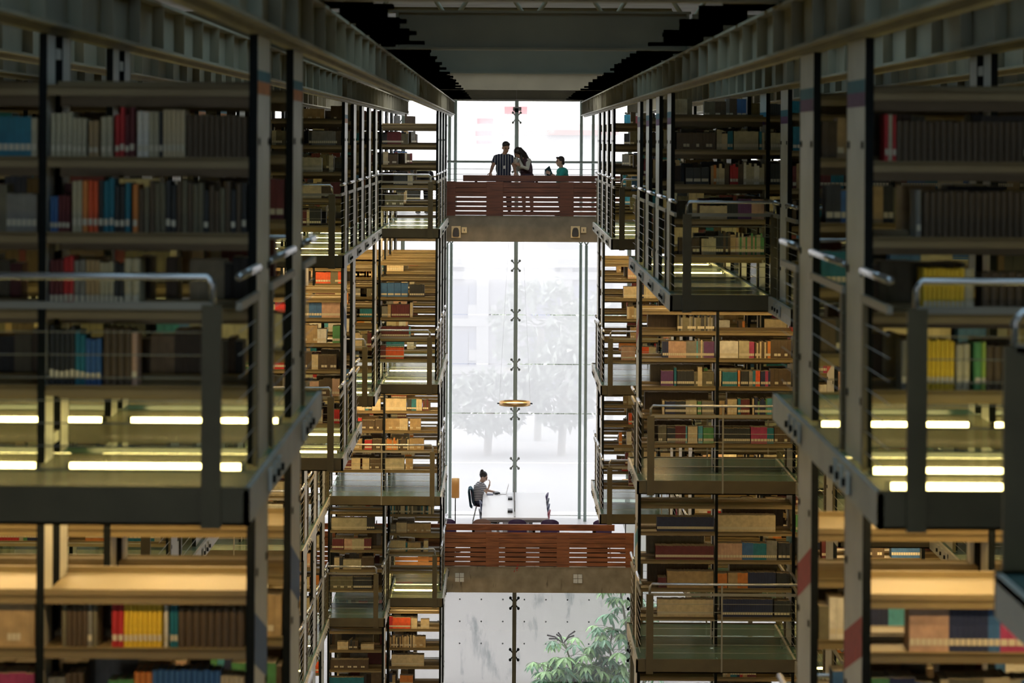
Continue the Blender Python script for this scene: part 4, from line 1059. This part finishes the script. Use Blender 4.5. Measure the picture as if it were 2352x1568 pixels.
# --- woman with long hair looking at a phone
t = thing('person', (0, 56.5, ZF), 'person with long dark hair and maroon vest over white sleeves, holding a phone', 'person')
b = MB(); tr = MB(); sh = []
pel, che, nk, hd = V((.50,.0,.9)), V((.425,-.05,1.2)), V((.36,-.08,1.34)), V((.285,-.12,1.455)); fd = V((-.55,-.55,-.62))
limb(b, [pel, (pel+che)/2, che], [.11,.095,.10]); limb(b, [che, che+V((-.02,0,.08)), nk, hd-V((0,0,.04))], [.095,.075,.048,.046]); P, Rm = head(b, hd, fd, .95)
sA, sB = V((.53,-.10,1.285)), V((.33,.06,1.285)); eA, eB = V((.50,-.30,1.09)), V((.30,-.08,1.06)); wA, wB = V((.315,-.30,1.17)), V((.24,-.22,1.16))
limb(b, [che+V((0,0,.05)), sA, eA, wA], [.05,.048,.036,.025]); limb(b, [che+V((0,0,.05)), sB, eB, wB], [.05,.048,.036,.025])
hand(b, wA, (-.8,.05,.55), (.2,-.9,.3), 1.0, 1, .9); hand(b, wB, (-.35,-.2,.9), (.4,.8,.1), 1.0, -1, .9)
legs(b, tr, sh, [V((.42,0,.86)), V((.58,0,.86))], [V((.42,-.02,.47)), V((.6,-.01,.47))], [V((.44,.05,.08)), V((.62,.05,.08))], (-.6,-.8,0), (.08,.055,.042))
fuse(b, 'body', SKIN, t, .007)
sk = MB(); sk.tube([pel+V((0,0,.1)), pel, pel+V((.02,0,-.2)), pel+V((.03,0,-.42))], [.115,.15,.18,.215], 20); sk.obj('skirt', mat('plum_skirt', (.045,.03,.05), .8), t, smooth=True)
for s in sh: s.obj('shoe', M['black'], t, smooth=True)
s = MB(); limb(s, [che+V((.03,0,.06)), sA, eA, eA*.12+wA*.88], [.07,.064,.05,.036]); limb(s, [che+V((-.03,0,.06)), sB, eB, eB*.12+wB*.88], [.07,.064,.05,.036]); s.tube([che+V((-.05,-.06,-.12)), nk+V((0,0,-.02))], [.085,.055], 12)
fuse(s, 'white_top', mat('white_knit', (.55,.58,.52), .85), t, .009, 3)
s = MB(); ell(s, (che+pel)/2+V((.02,.02,0)), (.15,.125,.27)); ell(s, che+V((.05,.0,.05)), (.13,.125,.1)); ell(s, che+V((.02,.0,-.05)), (.125,.125,.16)); ell(s, pel, (.165,.14,.13)); s.tube([che+V((.07,-.1,.09)), pel+V((.03,-.12,.1))], [.045,.06], 10); s.tube([che+V((-.1,-.02,.08)), pel+V((-.1,-.08,.1))], [.04,.055], 10)
fuse(s, 'vest', mat('maroon_vest', (.06,.028,.04), .8), t, .011, 3)
hm = MB(); ell(hm, P(0,-.025,.045), (.09,.1,.092), 12, Rm); hm.tube([P(0,-.08,.06), V((.42,-.06,1.42)), V((.49,.0,1.30)), V((.52,.03,1.12))], [.07,.075,.07,.035], 12); hm.tube([P(.075,.01,.03), P(.085,.04,-.05), V((.24,-.2,1.27)), V((.245,-.2,1.2))], [.03,.028,.02,.008], 8); hm.tube([P(-.078,.0,.03), P(-.085,.02,-.06), V((.37,-.19,1.3)), V((.41,-.18,1.2))], [.032,.034,.03,.015], 8)
fuse(hm, 'long_hair', HAIR, t, .01); face(P, .95, t)
ph = thing('phone', (.222, 56.24, ZF+1.285), 'pale phone held up by the person with long hair', 'phone')
MB().box(-.037,.037,-.005,.005,-.075,.075).obj('case', mat('pale_phone_case', (.55,.52,.45), .4), ph, bevel=.004)
MB().box(-.02,.012,-.0085,-.005,.03,.06).obj('camera_bump', M['darkhorn'], ph); ph.rotation_euler = (R(-12), R(-8), R(-35))

# --- person in teal reading
t = thing('person', (0, 56.4, ZF), 'short haired person in a teal top reading by the upper balustrade', 'person')
b = MB(); tr = MB(); sh = []
pel, che, nk, hd = V((1.32,.02,.72)), V((1.31,.0,.99)), V((1.29,-.01,1.12)), V((1.265,-.02,1.255)); fd = V((-.96,-.25,-.12))
limb(b, [pel, (pel+che)/2, che], [.115,.11,.11]); limb(b, [che, che+V((0,0,.08)), nk, hd-V((-.02,0,.05))], [.1,.075,.05,.048]); P, Rm = head(b, hd, fd, .97)
sA, sB = V((1.33,-.16,1.06)), V((1.31,.16,1.06)); eA, eB = V((1.24,-.24,.86)), V((1.2,.18,.86)); wA, wB = V((1.06,-.2,.975)), V((1.04,.02,.93))
limb(b, [che+V((0,0,.05)), sA, eA, wA], [.055,.05,.038,.026]); limb(b, [che+V((0,0,.05)), sB, eB, wB], [.055,.05,.038,.026])
hand(b, wA, (-.8,.1,.35), (.1,-1,.1), .55, 1, .95); hand(b, wB, (-.8,-.1,.1), (0,.5,-.8), .9, -1, .95)
legs(b, tr, sh, [V((1.31,-.09,.7)), V((1.31,.09,.7))], [V((1.28,-.1,.4)), V((1.28,.1,.4))], [V((1.32,-.1,.08)), V((1.32,.1,.08))], (-1,0,0), (.08,.055,.042))
ell(tr, pel, (.14,.16,.12)); fuse(b, 'body', SKIN2, t, .007); fuse(tr, 'trousers', mat('grey_trousers', (.06,.06,.07), .8), t, .012)
for s in sh: s.obj('shoe', M['black'], t, smooth=True)
s = MB(); ell(s, (che+pel)/2+V((.01,0,0)), (.155,.185,.23)); ell(s, che+V((.01,0,.03)), (.14,.19,.11)); limb(s, [che+V((0,-.05,.06)), sA, (sA*.1+eA*.9)], [.075,.075,.062]); limb(s, [che+V((0,.05,.06)), sB, (sB*.1+eB*.9)], [.075,.075,.062]); s.tube([nk+V((.01,0,-.06)), nk+V((.005,0,-.005))], [.075,.06], 12)
fuse(s, 'teal_top', mat('teal_fabric', (.015,.36,.32), .8), t, .011, 3)
hm = MB(); ell(hm, P(0,-.03,.045), (.085,.088,.088), 12, Rm); ell(hm, P(0,-.065,-.02), (.07,.05,.07), 10, Rm); hm.tube([P(-.04,.05,.10), P(0,.065,.105), P(.04,.05,.10)], .026, 8)
fuse(hm, 'short_hair', HAIR, t, .009); face(P, .97, t)
bk = thing('book', (.945, 56.28, ZF+.985), 'dark teal book held open by the person in the teal top', 'book')
for s in (-1, 1):
    o = MB().box(-.0, .155, -.004, .004, -.11, .11).obj('cover', mat('dark_teal_cover', (.012,.06,.075), .5), bk, bevel=.002); o.rotation_euler.z = R(90+s*68)
    o2 = MB().box(.004, .148, -.012 if s > 0 else .004, -.004 if s > 0 else .012, -.104, .104).obj('pages', M['page'], o)
bk.rotation_euler = (0, R(-38), R(-60))

# --- girl at the table
t = thing('person', (0, 62.0, F3), 'person with tied back hair in a striped top reading at the white table', 'person')
b = MB(); tr = MB(); sh = []
pel, che, nk, hd = V((-.68,0,.54)), V((-.625,0,.93)), V((-.575,0,1.06)), V((-.525,-.005,1.17)); fd = V((.86,-.1,-.5))
limb(b, [pel, (pel+che)/2, che], [.115,.105,.105]); limb(b, [che, che+V((.03,0,.07)), nk, hd-V((.02,0,.04))], [.09,.075,.05,.05]); P, Rm = head(b, hd, fd, 1.1)
sA, sB = V((-.6,-.17,1.0)), V((-.6,.17,1.0)); eA, eB = V((-.44,-.22,.80)), V((-.42,.2,.795)); wA, wB = V((-.365,-.16,1.0)), V((-.22,.08,.775))
limb(b, [che+V((0,0,.05)), sA, eA, wA], [.052,.05,.037,.025]); limb(b, [che+V((0,0,.05)), sB, eB, wB], [.052,.05,.037,.025])
hand(b, wA, (.1,.1,1), (.9,-.2,0), .8, 1, .92); hand(b, wB, (.95,-.3,-.05), (0,0,1), .5, -1, .92)
for s in (-1, 1):
    limb(b, [V((-.68,s*.09,.52)), V((-.28,s*.1,.5)), V((-.30,s*.1,.085))], [.082,.056,.04]); limb(tr, [V((-.68,s*.09,.525)), V((-.28,s*.1,.505)), V((-.3,s*.1,.1))], [.096,.07,.055])
    q = MB(); q.tube([V((-.36,s*.1,.05)), V((-.28,s*.1,.055)), V((-.18,s*.1,.045)), V((-.11,s*.1,.035))], [.04,.05,.045,.03], 10); sh.append(q)
ell(tr, pel, (.14,.17,.1)); fuse(b, 'body', SKIN2, t, .007); fuse(tr, 'trousers', mat('navy_trousers', (.02,.025,.06), .8), t, .012)
for s in sh: s.obj('shoe', M['black'], t, smooth=True)
s = MB(); s.tube([pel+V((0,0,.02)), (pel+che)/2, che+V((0,0,.02))], [.155,.145,.145], 16); ell(s, che+V((.01,0,.03)), (.12,.175,.1)); limb(s, [che+V((0,-.05,.06)), sA, (sA*.35+eA*.65)], [.07,.07,.058]); limb(s, [che+V((0,.05,.06)), sB, (sB*.35+eB*.65)], [.07,.07,.058]); s.tube([nk+V((-.02,0,-.06)), nk+V((0,0,-.01))], [.07,.056], 12)
fuse(s, 'striped_top', stripes('striped_top', (.6,.6,.62), (.03,.035,.07), 'Z', .042, .42), t, .011, 3)
hm = MB(); ell(hm, P(0,-.028,.045), (.096,.105,.098), 12, Rm); ell(hm, P(0,-.10,.10), (.045,.045,.05), 8, Rm); hm.tube([P(0,-.1,.1), P(0,-.13,.05)], [.02,.012], 8)
fuse(hm, 'tied_hair', HAIR, t, .009); face(P, 1.1, t)
# jacket over the chair back
j = MB(); n = 14; secs = [(-.90,.40,.2),(-.93,.46,.24),(-.955,.66,.25),(-.975,.84,.235),(-.96,.905,.215),(-.91,.92,.215),(-.865,.84,.23),(-.84,.6,.25),(-.81,.46,.22)]
for off in (0, .02):
    for i, (x, z, w) in enumerate(secs):
        for q in range(n):
            u = -1+2*q/(n-1); j.v.append((x + .07 - .018*math.cos(u*9+i) + off*(.9 if i < 5 else -.9), u*w + .008*math.sin(i*2+u*5), z - .03*abs(u)**3 + .012*math.cos(u*7) - (off if i in (4,5) else 0)))
Pn = len(secs)
for o_ in (0, 1):
    for r_ in range(Pn-1):
        for q in range(n-1):
            a = o_*Pn*n + r_*n + q; fq = (a, a+1, a+1+n, a+n); j.f.append(fq if o_ else fq[::-1]); j.m.append(0)
jk = j.obj('jacket', mat('teal_denim', (.045,.13,.18), .85, noise=.3, nscale=12), None, (0, 62.0, F3), smooth=True)
tag(jk, 'teal jacket draped over the back of the girl\'s chair', 'jacket')
# --- person half hidden behind the far left stack
t = thing('person', (X(969,480,57), 57.0, ZF), 'person in dark trousers bending forward, half hidden behind the far left stack', 'person')
b = MB(); tr = MB(); sh = []
limb(b, [(0,0,.92),(0,.22,1.0),(0,.42,.98)], [.12,.11,.12]); limb(b, [(0,.42,.98),(0,.52,.97),(0,.6,.95),(0,.66,.93)], [.1,.08,.052,.05]); P, Rm = head(b, (0,.73,.9), (.2,.5,-.85))
for s in (-1, 1):
    limb(b, [(0,.44,.98),(s*.19,.45,.96),(s*.24,.5,.7),(s*.2,.62,.5)], [.06,.055,.04,.028]); hand(b, (s*.2,.62,.5), (0,.3,-1), (-s,0,0), .5, s)
legs(b, tr, sh, [V((-.09,0,.9)), V((.09,0,.9))], [V((-.1,.01,.48)), V((.1,.01,.48))], [V((-.1,0,.085)), V((.11,0,.085))], (.2,1,0)); ell(tr, V((0,0,.92)), (.17,.12,.12))
fuse(b, 'body', SKIN, t, .008); fuse(tr, 'trousers', mat('black_trousers', (.015,.016,.02), .8), t, .012)
for s in sh: s.obj('shoe', M['black'], t, smooth=True)
s = MB(); ell(s, V((0,.2,.99)), (.18,.27,.125)); ell(s, V((0,.42,.98)), (.19,.1,.12))
for q in (-1, 1): limb(s, [(q*.08,.44,.98),(q*.19,.45,.96),(q*.235,.5,.73)], [.07,.07,.06])
fuse(s, 'jumper', mat('dark_jumper', (.03,.035,.045), .85), t, .012)
hm = MB(); ell(hm, P(0,-.022,.05), (.083,.093,.08), 12, Rm); fuse(hm, 'hair', HAIR, t, .01); face(P, 1, t)
